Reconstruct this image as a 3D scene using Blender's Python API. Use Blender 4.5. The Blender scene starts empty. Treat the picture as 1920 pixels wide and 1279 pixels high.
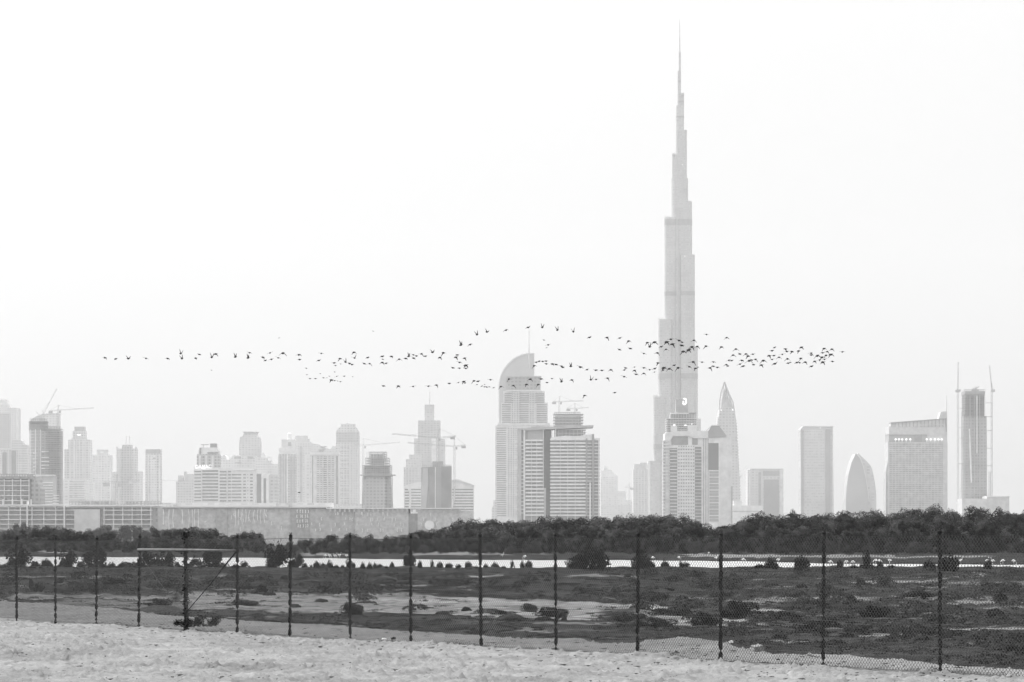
import bpy, bmesh, math, random
import numpy as np
from mathutils import Vector, Matrix, Quaternion

R = math.radians
rnd = random.Random(7)
rng = np.random.default_rng(11)
scene = bpy.context.scene
COL = scene.collection

# ------------------------------------------------------------------ camera numbers (photo pixels 1920 x 1279)
F = 5860.0          # focal length in photo pixels
YH = 1003.0         # horizon row
CZ = 2.4            # eye height over the sand
GZ = -0.4           # marsh / city ground level
def W(x, y, D):
    """world point seen at photo pixel (x, y) at distance D"""
    return Vector(((x - 960.0) * D / F, D, CZ - (y - YH) * D / F))
def ground_dist(y, z=GZ):
    return (CZ - z) * F / (y - YH)

cam_d = bpy.data.cameras.new('camera'); cam = bpy.data.objects.new('camera', cam_d); COL.objects.link(cam)
cam.location = (0, 0, CZ); cam.rotation_euler = (R(90), 0, 0)
cam_d.sensor_width = 36.0; cam_d.lens = F / 1920.0 * 36.0
cam_d.shift_y = (YH - 639.5) / 1920.0
cam_d.clip_start = 0.5; cam_d.clip_end = 60000
scene.camera = cam
scene.view_settings.view_transform = 'Standard'; scene.view_settings.look = 'None'
scene.view_settings.exposure = EXPOSURE = 1.22; scene.view_settings.gamma = 1.0
scene.cycles.volume_bounces = 2
scene.cycles.max_bounces = 6; scene.cycles.diffuse_bounces = 3
scene.cycles.use_denoising = True
scene.cycles.filter_width = 1.5

# ------------------------------------------------------------------ sky and sun (thick bright overcast haze, a black and white picture)
SUN_EL, SUN_AZ = 50.0, -48.0      # veiled sun ahead and to one side
w = bpy.data.worlds.new('World'); scene.world = w; w.use_nodes = True
nt = w.node_tree; nt.nodes.clear()
out = nt.nodes.new('ShaderNodeOutputWorld'); bg = nt.nodes.new('ShaderNodeBackground')
sky = nt.nodes.new('ShaderNodeTexSky'); sky.sky_type = 'NISHITA'; sky.sun_disc = False
sky.sun_elevation = R(SUN_EL); sky.sun_rotation = R(SUN_AZ)
sky.air_density = 1.0; sky.dust_density = 4.0; sky.ozone_density = 1.0
bw = nt.nodes.new('ShaderNodeRGBToBW')
mx = nt.nodes.new('ShaderNodeMix'); mx.data_type = 'FLOAT'
mx.inputs[0].default_value = 0.80              # the even white cloud veil over the clear sky
mx.inputs[3].default_value = SKYVEIL = 5.0
nt.links.new(sky.outputs[0], bw.inputs[0]); nt.links.new(bw.outputs[0], mx.inputs[2])
# an overcast sky is dimmer low down than overhead
tcw = nt.nodes.new('ShaderNodeTexCoord'); sp = nt.nodes.new('ShaderNodeSeparateXYZ'); nt.links.new(tcw.outputs['Generated'], sp.inputs[0])
r1 = nt.nodes.new('ShaderNodeMapRange'); nt.links.new(sp.outputs[2], r1.inputs[0])
for i_, q_ in enumerate((0.0, 0.17, 0.78, 1.0)): r1.inputs[i_ + 1].default_value = q_
r2 = nt.nodes.new('ShaderNodeMapRange'); nt.links.new(sp.outputs[2], r2.inputs[0])
for i_, q_ in enumerate((0.17, 0.9, 1.0, 1.25)): r2.inputs[i_ + 1].default_value = q_
ml = nt.nodes.new('ShaderNodeMath'); ml.operation = 'MULTIPLY'; nt.links.new(r1.outputs[0], ml.inputs[0]); nt.links.new(r2.outputs[0], ml.inputs[1])
mm = nt.nodes.new('ShaderNodeMath'); mm.operation = 'MULTIPLY'; nt.links.new(mx.outputs[0], mm.inputs[0]); nt.links.new(ml.outputs[0], mm.inputs[1])
nt.links.new(mm.outputs[0], bg.inputs['Color'])
bg.inputs['Strength'].default_value = 0.085
nt.links.new(bg.outputs[0], out.inputs['Surface'])
sd = bpy.data.lights.new('sun', 'SUN'); sd.energy = 1.5; sd.angle = R(10); sd.color = (1, 1, 1)
so = bpy.data.objects.new('sun', sd); COL.objects.link(so)
dirv = Vector((math.sin(R(SUN_AZ)) * math.cos(R(SUN_EL)), math.cos(R(SUN_AZ)) * math.cos(R(SUN_EL)), math.sin(R(SUN_EL))))
so.rotation_euler = dirv.to_track_quat('Z', 'Y').to_euler(); so.location = dirv * 3000

# ------------------------------------------------------------------ materials
def new_mat(name):
    m = bpy.data.materials.new(name); m.use_nodes = True
    b = m.node_tree.nodes['Principled BSDF']; b.inputs['Specular IOR Level'].default_value = 0.25
    return m, m.node_tree, b
def noise(nt, scale, detail=4, rough=0.55, vec=None, dim='3D'):
    n = nt.nodes.new('ShaderNodeTexNoise'); n.noise_dimensions = dim
    n.inputs['Scale'].default_value = scale; n.inputs['Detail'].default_value = detail; n.inputs['Roughness'].default_value = rough
    if vec is not None: nt.links.new(vec, n.inputs['Vector'])
    return n.outputs['Fac']
def mrange(nt, v, a, b, c, d):
    n = nt.nodes.new('ShaderNodeMapRange'); nt.links.new(v, n.inputs[0])
    for i, q in enumerate((a, b, c, d)): n.inputs[i + 1].default_value = q
    return n.outputs[0]
def math_(nt, op, a, b=None, c=None):
    n = nt.nodes.new('ShaderNodeMath'); n.operation = op
    for i, v in enumerate((a, b, c)):
        if v is None: continue
        if hasattr(v, 'links'): nt.links.new(v, n.inputs[i])
        else: n.inputs[i].default_value = v
    return n.outputs[0]
_mats = {}
ALB = 1.0
def mat(g, rough=0.8, var=0.12, scale=0.15, name='painted_concrete'):
    """plain weathered surface of grey g"""
    g = min(g * ALB, .85)
    k = (name, round(g, 3), rough, var, scale)
    if k in _mats: return _mats[k]
    m, t, b = new_mat(name)
    geo = t.nodes.new('ShaderNodeNewGeometry')
    f = noise(t, scale, 4, 0.6, geo.outputs['Position'])
    v = mrange(t, f, 0.3, 0.7, g * (1 - var), g * (1 + var))
    t.links.new(v, b.inputs['Base Color']); b.inputs['Roughness'].default_value = rough
    _mats[k] = m; return m
def facade(g, gw, fh=3.6, fw=3.2, wh=0.5, ww=0.6, rough=0.6):
    """wall of grey g with rows of windows of grey gw: fh storey height, fw bay width, wh/ww glazed share"""
    g = min(g * ALB, .85); gw = min(gw * ALB, .8)
    k = ('facade', round(g, 3), round(gw, 3), fh, fw, wh, ww)
    if k in _mats: return _mats[k]
    m, t, b = new_mat('windowed_facade')
    geo = t.nodes.new('ShaderNodeNewGeometry'); s = t.nodes.new('ShaderNodeSeparateXYZ'); t.links.new(geo.outputs['Position'], s.inputs[0])
    zf = math_(t, 'FRACT', math_(t, 'DIVIDE', s.outputs[2], fh))
    u = math_(t, 'ADD', s.outputs[0], s.outputs[1])
    uf = math_(t, 'FRACT', math_(t, 'DIVIDE', u, fw))
    a = math_(t, 'MULTIPLY', math_(t, 'LESS_THAN', zf, wh), math_(t, 'LESS_THAN', uf, ww))
    # each bay's glass differs a little in tone, at random
    cell = t.nodes.new('ShaderNodeCombineXYZ')
    t.links.new(math_(t, 'FLOOR', math_(t, 'DIVIDE', u, fw)), cell.inputs[0]); t.links.new(math_(t, 'FLOOR', math_(t, 'DIVIDE', s.outputs[2], fh)), cell.inputs[2])
    wn = t.nodes.new('ShaderNodeTexWhiteNoise'); t.links.new(cell.outputs[0], wn.inputs['Vector'])
    gl = mrange(t, wn.outputs['Value'], 0, 1, gw * 0.88, gw * 1.12)
    f = noise(t, 0.03, 4, 0.6, geo.outputs['Position'])
    wall = mrange(t, f, 0.3, 0.7, g * 0.9, g * 1.08)
    x = t.nodes.new('ShaderNodeMix'); x.data_type = 'FLOAT'
    t.links.new(a, x.inputs[0]); t.links.new(wall, x.inputs[2]); t.links.new(gl, x.inputs[3])
    t.links.new(x.outputs[0], b.inputs['Base Color']); b.inputs['Roughness'].default_value = rough
    _mats[k] = m; return m
def leaf_mat(name, g, var=0.5, scale=0.6, lo=.3, hi=.7):
    m, t, b = new_mat(name)
    tc = t.nodes.new('ShaderNodeTexCoord'); oi = t.nodes.new('ShaderNodeObjectInfo')
    f = noise(t, scale, 3, 0.6, tc.outputs['Object'])
    v = mrange(t, f, lo, hi, g * (1 - var), g * (1 + var))
    r = mrange(t, oi.outputs['Random'], 0, 1, 0.5, 1.5)
    v = math_(t, 'MULTIPLY', v, r)
    t.links.new(v, b.inputs['Base Color']); b.inputs['Roughness'].default_value = 0.85
    b.inputs['Specular IOR Level'].default_value = 0.0
    return m

# ------------------------------------------------------------------ object helpers
def tag(o, label=None, cat=None, group=None, kind=None):
    if label: o['label'] = label
    if cat: o['category'] = cat
    if group: o['group'] = group
    if kind: o['kind'] = kind
    return o
def empty(name, loc, label, cat, group=None):
    o = bpy.data.objects.new(name, None); COL.objects.link(o); o.location = loc
    o.empty_display_size = 1.0
    return tag(o, label, cat, group)
def mesh_np(name, v, f, m=None, smooth=False):
    """v (n,3) array, f (k,3|4) array"""
    me = bpy.data.meshes.new(name)
    v = np.asarray(v, dtype=np.float32); f = np.asarray(f, dtype=np.int32)
    me.vertices.add(len(v)); me.vertices.foreach_set('co', v.ravel())
    n = f.shape[1]
    me.loops.add(f.size); me.loops.foreach_set('vertex_index', f.ravel())
    me.polygons.add(len(f)); me.polygons.foreach_set('loop_start', np.arange(0, f.size, n, dtype=np.int32))
    me.polygons.foreach_set('loop_total', np.full(len(f), n, dtype=np.int32))
    if smooth: me.polygons.foreach_set('use_smooth', np.ones(len(f), dtype=bool))
    me.update(calc_edges=True)
    if m: me.materials.append(m)
    return me
def link(name, me, parent=None, loc=None):
    o = bpy.data.objects.new(name, me); COL.objects.link(o)
    if parent is not None: o.parent = parent
    if loc is not None: o.location = loc
    return o
class MB:
    """collects boxes, bars, tubes and prisms in world metres; build() makes ONE mesh object"""
    def __init__(s): s.v = []; s.f = []
    def add(s, vs, fs):
        n = len(s.v); s.v += [tuple(a) for a in vs]; s.f += [tuple(i + n for i in q) for q in fs]
    def box(s, x0, x1, y0, y1, z0, z1):
        s.add([(x0, y0, z0), (x1, y0, z0), (x1, y1, z0), (x0, y1, z0), (x0, y0, z1), (x1, y0, z1), (x1, y1, z1), (x0, y1, z1)],
              [(3, 2, 1, 0), (4, 5, 6, 7), (0, 1, 5, 4), (1, 2, 6, 5), (2, 3, 7, 6), (3, 0, 4, 7)])
    def prism(s, pts, y0, y1):
        """outline pts [(x,z)] seen from the camera, extruded from y0 back to y1"""
        n = len(pts)
        s.add([(x, y0, z) for x, z in pts] + [(x, y1, z) for x, z in pts],
              [tuple(range(n)), tuple(range(2 * n - 1, n - 1, -1))] + [((i + 1) % n, i, i + n, (i + 1) % n + n) for i in range(n)])
    def plan(s, pts, z0, z1, top=None):
        """plan outline [(x,y)] raised from z0 to z1"""
        n = len(pts); tp = top or pts
        s.add([(x, y, z0) for x, y in pts] + [(x, y, z1) for x, y in tp],
              [tuple(range(n - 1, -1, -1)), tuple(range(n, 2 * n))] + [(i, (i + 1) % n, (i + 1) % n + n, i + n) for i in range(n)])
    def bar(s, a, b, r, n=4):
        a = Vector(a); b = Vector(b); d = (b - a)
        if d.length < 1e-6: return
        q = d.to_track_quat('Z', 'Y'); k = []
        for e in (a, b):
            for i in range(n):
                t = 2 * math.pi * (i + 0.5) / n
                k.append(e + q @ Vector((math.cos(t) * r, math.sin(t) * r, 0)))
        s.add(k, [(i, (i + 1) % n, (i + 1) % n + n, i + n) for i in range(n)] + [tuple(range(n - 1, -1, -1)), tuple(range(n, 2 * n))])
    def tube(s, pts, rad, n=8):
        """continuous tube through points with radii"""
        m = len(pts); P = [Vector(p) for p in pts]; k = []
        for i, p in enumerate(P):
            d = (P[min(i + 1, m - 1)] - P[max(i - 1, 0)])
            q = d.to_track_quat('Z', 'Y')
            r = rad[i] if not isinstance(rad[i], tuple) else None
            for j in range(n):
                t = 2 * math.pi * j / n
                rx, ry = (r, r) if r is not None else rad[i]
                k.append(p + q @ Vector((math.cos(t) * rx, math.sin(t) * ry, 0)))
        fs = [(i * n + j, i * n + (j + 1) % n, (i + 1) * n + (j + 1) % n, (i + 1) * n + j) for i in range(m - 1) for j in range(n)]
        fs += [tuple(range(n - 1, -1, -1)), tuple(range((m - 1) * n, m * n))]
        s.add(k, fs)
    def lattice(s, a, b, wd, r, n, up=(0, 0, 1)):
        """square lattice truss from a to b, wd wide, n bays"""
        a = Vector(a); b = Vector(b); d = (b - a).normalized(); u = Vector(up)
        if abs(d.dot(u)) > 0.95: u = Vector((0, 1, 0))
        e1 = d.cross(u).normalized() * wd / 2; e2 = d.cross(e1).normalized() * wd / 2
        cs = [e1 + e2, e1 - e2, -e1 - e2, -e1 + e2]
        for c in cs: s.bar(a + c, b + c, r)
        for i in range(n):
            p = a.lerp(b, i / n); q = a.lerp(b, (i + 1) / n)
            for j in range(4):
                c, e = cs[j], cs[(j + 1) % 4]
                if (i + j) % 2: c, e = e, c
                s.bar(p + c, q + e, r * 0.7)
    def build(s, name, m, parent=None, origin=None, smooth=False):
        me = bpy.data.meshes.new(name)
        o_ = Vector(origin) if origin is not None else (parent.location if parent is not None else Vector((0, 0, 0)))
        if parent is not None and parent.parent is not None:
            o_ = parent.location + parent.parent.location
        me.from_pydata([(Vector(q) - o_) for q in s.v], [], s.f)
        me.materials.append(m)
        if smooth:
            me.polygons.foreach_set('use_smooth', np.ones(len(me.polygons), dtype=bool))
        me.update()
        o = bpy.data.objects.new(name, me); COL.objects.link(o)
        if parent is not None: o.parent = parent
        else: o.location = o_
        return o
# ================================================================== GROUND
def fft_noise(ny, nx, dy, dx, lo, hi, seed, aniso=1.0):
    """band-limited noise, feature sizes between lo and hi metres"""
    g = np.random.default_rng(seed); a = g.standard_normal((ny, nx))
    fy = np.fft.fftfreq(ny, dy)[:, None]; fx = np.fft.rfftfreq(nx, dx)[None, :] * aniso
    k = np.sqrt(fx ** 2 + fy ** 2); filt = np.exp(-(k * lo) ** 2) * (1 - np.exp(-(k * hi) ** 2))
    r = np.fft.irfft2(np.fft.rfft2(a) * filt, s=(ny, nx)); return r / r.std()
EDGE = [(-1500, 1092), (-600, 1110), (0, 1128), (100, 1132), (150, 1137), (220, 1142), (262, 1148), (330, 1155), (480, 1165), (620, 1172), (700, 1178), (770, 1183),
        (900, 1190), (960, 1196), (1080, 1196), (1120, 1204), (1190, 1205), (1225, 1200), (1275, 1196), (1340, 1201), (1355, 1206),
        (1400, 1217), (1440, 1224), (1590, 1227), (1630, 1232), (1680, 1236), (1760, 1242), (1850, 1247), (1920, 1252), (2600, 1290), (4000, 1330)]
ex = np.array([e[0] for e in EDGE], float); ey = np.array([e[1] for e in EDGE], float)
def sand_edge_dist(px):
    return CZ * F / (np.interp(px, ex, ey) - YH)

def pxnoise(x, y, seed, sx_, sy_):
    """smooth noise over pixel space"""
    g = np.random.default_rng(seed); n = 128; tab = g.standard_normal((n, n))
    u = (x / sx_) % n; v = (y / sy_) % n
    i = np.floor(u).astype(int) % n; j = np.floor(v).astype(int) % n; a = u - np.floor(u); b = v - np.floor(v)
    a = a * a * (3 - 2 * a); b = b * b * (3 - 2 * b); i1 = (i + 1) % n; j1 = (j + 1) % n
    return tab[i, j] * (1 - a) * (1 - b) + tab[i1, j] * a * (1 - b) + tab[i, j1] * (1 - a) * b + tab[i1, j1] * a * b
def coords(fine0, fine1, step, far0, far1):
    c = list(np.arange(fine0, fine1 + 1e-6, step)); s = step; x = c[-1]
    while x < far1: s *= 1.25; x = min(x + s, far1); c.append(x)
    s = step; x = c[0]; pre = []
    while x > far0: s *= 1.25; x = max(x - s, far0); pre.append(x)
    return np.array(pre[::-1] + c)
sx = coords(-20, 12, 0.065, -160, 160); sy = coords(47, 74, 0.075, -40, 240); sy = np.concatenate([sy[sy < 74], np.arange(74, 118, 0.17), sy[sy > 118.1]])
nx_, ny_ = len(sx), len(sy)
X, Y = np.meshgrid(sx, sy)
# wind-rippled, trodden sand
gx0, gy0, gd = -22.0, 46.0, 0.05
gnx, gny = 700, 1440
H = 0.013 * fft_noise(gny, gnx, gd, gd, 0.35, 1.6, 1) + 0.017 * fft_noise(gny, gnx, gd, gd, 0.09, 0.35, 2) + 0.013 * fft_noise(gny, gnx, gd, gd, 2.0, 7.0, 3)
gp = np.random.default_rng(5)
SM_ = np.clip(fft_noise(gny, gnx, gd, gd, 1.2, 9.0, 19) * .6 + .85, .2, 1.8); H *= SM_
TROD = np.clip(fft_noise(gny, gnx, gd, gd, 2.5, 14.0, 9) * 0.5 + 0.6, 0, 1.4)
STEP = fft_noise(gny, gnx, gd, gd, 0.06, 0.26, 23, 0.25); H += 0.031 * (1 + np.tanh(4.0 * (STEP - 1.15))) * np.clip(SM_ * 1.1, .2, 1.3)
for _ in range(7000):                                   # footprints: a pressed hollow with a pushed-up rim
    i, j = int(gp.integers(9, gny - 9)), int(gp.integers(9, gnx - 9))
    if gp.random() > TROD[i, j]: continue
    a = gp.normal(0, .6); L = gp.uniform(0.10, 0.20); B = L * gp.uniform(0.35, 0.6); dp = gp.uniform(0.03, 0.10)
    ii, jj = np.mgrid[i - 8:i + 9, j - 8:j + 9]
    u = (jj - j) * gd * math.cos(a) + (ii - i) * gd * math.sin(a); v_ = -(jj - j) * gd * math.sin(a) + (ii - i) * gd * math.cos(a)
    q = (u / L) ** 2 + (v_ / B) ** 2
    H[i - 8:i + 9, j - 8:j + 9] += dp * (-np.exp(-q) + 0.55 * np.exp(-((np.sqrt(q) - 1.5) / 0.5) ** 2))
def sampleH(x, y):
    fi = np.clip((y - gy0) / gd, 0, gny - 1.001); fj = np.clip((x - gx0) / gd, 0, gnx - 1.001)
    i = fi.astype(int); j = fj.astype(int); a = fi - i; b = fj - j
    h = (H[i, j] * (1 - a) * (1 - b) + H[i + 1, j] * a * (1 - b) + H[i, j + 1] * (1 - a) * b + H[i + 1, j + 1] * a * b)
    inside = (x > gx0) & (x < gx0 + gd * gnx) & (y > gy0) & (y < gy0 + gd * gny)
    return np.where(inside, h, 0)
FPX = [(31, 1162), (104, 1168), (182, 1172), (262, 1177), (349, 1184), (445, 1190), (545, 1195), (656, 1201.5), (770, 1207), (900, 1213), (1041, 1222), (1197, 1230), (1352, 1242), (1545, 1252), (1762, 1264)]
def FZ(x):
    y = fence_y(x); px = 960 + x * F / y; return CZ - (np.interp(px, [a for a, _ in FPX], [b for _, b in FPX]) - YH) * y / F
def fence_y(x):                                         # the fence's line on the ground
    return 55.6 + (x - 7.6) * (34.7 / -21.5)
Yc = np.maximum(Y, 30.0)
PX = 960 + X * F / Yc
ed = sand_edge_dist(PX)
t = np.clip((Y - ed) / 3.2, 0, 1)
drop = t * t * (3 - 2 * t)
smoothbeyond = np.clip((Y - fence_y(X) - 0.3) / 1.5, 0, 1)
Z = sampleH(X, Y) * (1 - 0.55 * smoothbeyond) * (1 - drop) - 0.80 * drop
Z -= 0.02 * np.clip(t * 6, 0, 1)
fzx = [-16.6, -11.0, -8.4, -6.0, -4.1, -2.6, -.85, .85, 2.5, 4.0, 5.8, 7.6]; fzz = [FZ(x_) for x_ in fzx]
Z += np.interp(X, fzx, fzz) * np.exp(-((Y - fence_y(X)) / 5.0) ** 2)
sv = np.stack([X.ravel(), Y.ravel(), Z.ravel()], 1)
idx = np.arange(nx_ * ny_).reshape(ny_, nx_)
sf = np.stack([idx[:-1, :-1], idx[:-1, 1:], idx[1:, 1:], idx[1:, :-1]], -1).reshape(-1, 4)
m, t_, b = new_mat('dry_sand')
geo = t_.nodes.new('ShaderNodeNewGeometry'); P_ = geo.outputs['Position']
f1 = noise(t_, 0.5, 6, 0.65, P_); f2 = noise(t_, 3.0, 5, 0.7, P_); f3 = noise(t_, 22.0, 3, 0.6, P_)
v = math_(t_, 'MULTIPLY', mrange(t_, f1, 0.3, 0.7, 0.25, 0.37), mrange(t_, f2, 0.32, 0.68, 0.78, 1.12))
v = math_(t_, 'MULTIPLY', v, mrange(t_, f3, 0.3, 0.7, 0.88, 1.08))
spk = noise(t_, 7.0, 4, 0.75, P_)                       # dark flecks: dry stalks, droppings, shell, and footprint shade put into the colour
v = math_(t_, 'MULTIPLY', v, mrange(t_, spk, 0.62, 0.68, 1.0, 0.40))
dm = t_.nodes.new('ShaderNodeAttribute'); dm.attribute_name = 'compacted'
v = math_(t_, 'MULTIPLY', v, mrange(t_, dm.outputs['Fac'], 0, 1, 1.0, 0.74))
t_.links.new(v, b.inputs['Base Color']); b.inputs['Roughness'].default_value = 1.0; b.inputs['Specular IOR Level'].default_value = 0.0
bp = t_.nodes.new('ShaderNodeBump'); bp.inputs['Strength'].default_value = 0.6; bp.inputs['Distance'].default_value = 0.05
t_.links.new(f2, bp.inputs['Height']); t_.links.new(bp.outputs[0], b.inputs['Normal'])
smesh = mesh_np('sand', sv, sf, m, True)
Yp_ = YH + CZ * F / np.maximum(Y, 20.0)
comp = np.clip(smoothbeyond * 1.0 * (1 - np.clip((X - 3) / 6, 0, 1)) + np.clip(pxnoise(PX, Yp_, 61, 160, 9) * .6 - .1, 0, 1) * .8, 0, 1)
ca_ = smesh.attributes.new('compacted', 'FLOAT', 'POINT'); ca_.data.foreach_set('value', comp.ravel().astype(np.float32))
sand = link('sand', smesh); tag(sand, 'pale trodden sand in front of the wire fence', 'sand', kind='structure')
def sand_z(x, y):
    return float(sampleH(np.array([x]), np.array([y]))[0])

# ---- marsh flats, lagoon bed, far bank and city plain: one sheet to the horizon
# pale mud and sand patches on the marsh: (x0, x1, y top at x0, y top at x1, y bottom at x0, y bottom at x1, strength)
FLATS = [(330, 760, 1113, 1114, 1146, 1151, 0.75), (700, 1130, 1114, 1132, 1150, 1166, 1.0), (1080, 1275, 1130, 1139, 1146, 1145, 0.95), (1180, 1315, 1150, 1160, 1166, 1177, 0.9),
         (1345, 1432, 1163, 1163, 1177, 1175, 1.0), (1400, 1470, 1141, 1143, 1149, 1148, 0.9), (0, 330, 1117, 1119, 1124, 1125, 0.75), (100, 420, 1126, 1128, 1140, 1146, 0.45), (190, 262, 1137, 1138, 1143, 1143, 0.7),
         (0, 260, 1080, 1081, 1085, 1086, 0.6), (0, 60, 1096, 1096, 1098, 1099, 0.6), (100, 150, 1093, 1094, 1096, 1096, 0.5), (845, 960, 1081, 1077, 1085, 1081, 0.8), (1065, 1196, 1081, 1077, 1085, 1081, 0.8),
         (1440, 1660, 1121, 1123, 1126, 1128, 0.75), (1590, 1775, 1090, 1089, 1095, 1093, 0.6), (1765, 1930, 1091, 1095, 1097, 1101, 0.45), (1690, 1880, 1120, 1124, 1124, 1129, 0.5),
         (1700, 1930, 1128, 1131, 1133, 1136, 0.6), (1815, 1865, 1074, 1074, 1080, 1080, 0.9), (1785, 1870, 1079, 1079, 1083, 1083, 0.6), (1764, 1930, 1179, 1181, 1184, 1186, 0.9), (1630, 1695, 1191, 1191, 1199, 1199, 0.7), (1600, 1730, 1189, 1189, 1195, 1198, 0.4),
         (1440, 1510, 1203, 1204, 1206, 1207, 0.6), (1000, 1190, 1169, 1170, 1173, 1174, 0.6), (960, 1040, 1182, 1182, 1187, 1187, 0.5), (850, 960, 1167, 1167, 1174, 1172, 0.35), (1780, 1850, 1208, 1209, 1213, 1213, 0.3),
         (480, 700, 1147, 1148, 1151, 1152, 0.7), (395, 440, 1080, 1080, 1083, 1083, 0.5), (380, 430, 1096, 1096, 1100, 1100, 0.5), (1430, 1480, 1165, 1166, 1168, 1168, 0.5), (1445, 1470, 1145, 1145, 1150, 1150, 0.8),
         # far bank beyond the water
         (60, 120, 1034, 1034, 1038, 1038, 0.9), (560, 650, 1037, 1037, 1042, 1042, 0.8), (760, 950, 1034, 1035, 1041, 1042, 0.8), (990, 1035, 1036, 1037, 1040, 1040, 0.7), (1280, 1480, 1038, 1041, 1044, 1046, 0.8), (1440, 1860, 1041, 1043, 1044, 1046, 0.7),
         (490, 620, 1005, 1005, 1022, 1022, 0.9), (-400, 0, 1081, 1082, 1086, 1086, 0.6), (-300, 0, 1120, 1120, 1126, 1126, 0.6)]
def flat_mask(x, y):
    wy = y + 0.9 * pxnoise(x, y, 3, 60, 5) + 0.45 * pxnoise(x, y, 4, 9, 2.5); wx = x + 14 * pxnoise(x, y, 5, 40, 2.2)
    m_ = np.zeros_like(x)
    for (x0, x1, a0, a1, b0, b1, s) in FLATS:
        u = np.clip((wx - x0) / (x1 - x0), 0, 1); ta = a0 + (a1 - a0) * u; tb = b0 + (b1 - b0) * u
        e = np.minimum(np.minimum((wx - x0) / 22, (x1 - wx) / 22), np.minimum((wy - ta) / 0.7 + 0.5, (tb - wy) / 0.7 + 0.5))
        m_ = np.maximum(m_, np.clip(e, 0, 1) * s)
    s2 = np.clip((pxnoise(wx, wy, 71, 110, 1.7) + .4 * pxnoise(wx, wy, 72, 30, 1.3) - 1.15) * 1.6, 0, .6) * np.clip((y - 1074) / 4, 0, 1) * np.clip((1188 - y) / 8, 0, 1)
    m_ = np.maximum(m_, s2)
    st = 0.5 + 0.42 * pxnoise(wx, wy, 41, 55, 1.7) + 0.30 * pxnoise(wx, wy, 42, 16, 1.2)
    return m_ * np.where(y > 1060, np.clip(st + .28, 0.42, 1.0), 1.0) ** 0.8
WT = [(-1500, 1040), (0, 1041.5), (480, 1043.5), (770, 1046.5), (960, 1047.5), (1190, 1048), (1400, 1050), (1560, 1054), (1920, 1056.5), (3500, 1058)]
WB = [(-1500, 1060), (0, 1061), (480, 1063), (960, 1064.5), (1190, 1064), (1400, 1063), (1560, 1062), (1920, 1062.5), (3500, 1063)]
def lagoon(x, y):
    wy = y + 0.35 * pxnoise(x, y, 8, 22, 3)
    t0 = np.interp(x, [a for a, _ in WT], [b for _, b in WT]); t1 = np.interp(x, [a for a, _ in WB], [b for _, b in WB])
    e = np.minimum((wy - t0), (t1 - wy))
    ch = 0.9 - np.abs(wy - (t1 + 3.6)); ch = np.where(((x > 740) & (x < 1060)) | (x > 1190), ch, -1)   # the thin second channel nearer by
    return np.clip(np.maximum(e, ch) / 0.35, 0, 1)
gcx = coords(-60, 1980, 3.0, -2400, 4300)
rows = list(np.arange(1262, 1200, -1.0)) + list(np.arange(1200, 1100, -0.7)) + list(np.arange(1100, 1030, -0.35)) + list(np.arange(1030, 1006, -1.0)) + [1006, 1005.5, 1005.4 - 0.0]
rows = [1500, 1400, 1330, 1290] + rows[:-1]
ry = np.array(rows); GXp, GYp = np.meshgrid(gcx, ry)
Dg = (CZ - GZ) * F / (GYp - YH)
GX = (GXp - 960) * Dg / F
mk = flat_mask(GXp, GYp); lg = lagoon(GXp, GYp)
hn = 0.05 * pxnoise(GXp, GYp, 21, 60, 6) + 0.05 * pxnoise(GXp, GYp, 22, 18, 3)
hn = hn * np.where(GYp > 1150, .35, 1.0)
GZg = GZ + np.where(GYp > 1030, hn, 0.0) * (1 - mk) * (1 - lg) + 0.04 - 0.6 * lg
gv = np.stack([GX.ravel(), Dg.ravel(), GZg.ravel()], 1)
n0, n1 = GXp.shape; idx = np.arange(n0 * n1).reshape(n0, n1)
gf = np.stack([idx[:-1, :-1], idx[:-1, 1:], idx[1:, 1:], idx[1:, :-1]], -1).reshape(-1, 4)
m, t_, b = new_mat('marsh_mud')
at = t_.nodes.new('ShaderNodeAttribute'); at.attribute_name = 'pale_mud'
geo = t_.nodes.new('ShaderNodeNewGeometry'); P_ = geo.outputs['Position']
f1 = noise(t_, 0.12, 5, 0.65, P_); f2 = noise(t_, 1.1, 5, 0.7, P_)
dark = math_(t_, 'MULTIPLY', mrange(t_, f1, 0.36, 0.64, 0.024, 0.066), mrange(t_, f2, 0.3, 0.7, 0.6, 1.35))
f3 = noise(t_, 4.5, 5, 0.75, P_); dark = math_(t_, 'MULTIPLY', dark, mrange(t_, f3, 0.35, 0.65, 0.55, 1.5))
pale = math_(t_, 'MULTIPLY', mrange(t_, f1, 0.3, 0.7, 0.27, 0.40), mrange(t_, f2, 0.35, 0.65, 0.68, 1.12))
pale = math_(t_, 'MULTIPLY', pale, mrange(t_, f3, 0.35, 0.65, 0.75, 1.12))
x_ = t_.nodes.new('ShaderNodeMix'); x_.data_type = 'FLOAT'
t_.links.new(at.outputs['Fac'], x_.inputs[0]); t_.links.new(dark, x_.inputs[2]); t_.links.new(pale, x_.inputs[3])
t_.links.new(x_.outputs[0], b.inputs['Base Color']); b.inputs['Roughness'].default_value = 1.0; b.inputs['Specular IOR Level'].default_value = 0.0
gm = mesh_np('marsh_ground', gv, gf, m, True)
# the plain under the far city is pale built-up ground and desert
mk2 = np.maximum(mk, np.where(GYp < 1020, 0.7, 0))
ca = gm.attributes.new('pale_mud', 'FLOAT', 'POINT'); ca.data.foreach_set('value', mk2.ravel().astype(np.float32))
tag(link('marsh_ground', gm), 'dark salt marsh with pale mud flats stretching to the city', 'ground', kind='structure')

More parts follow.
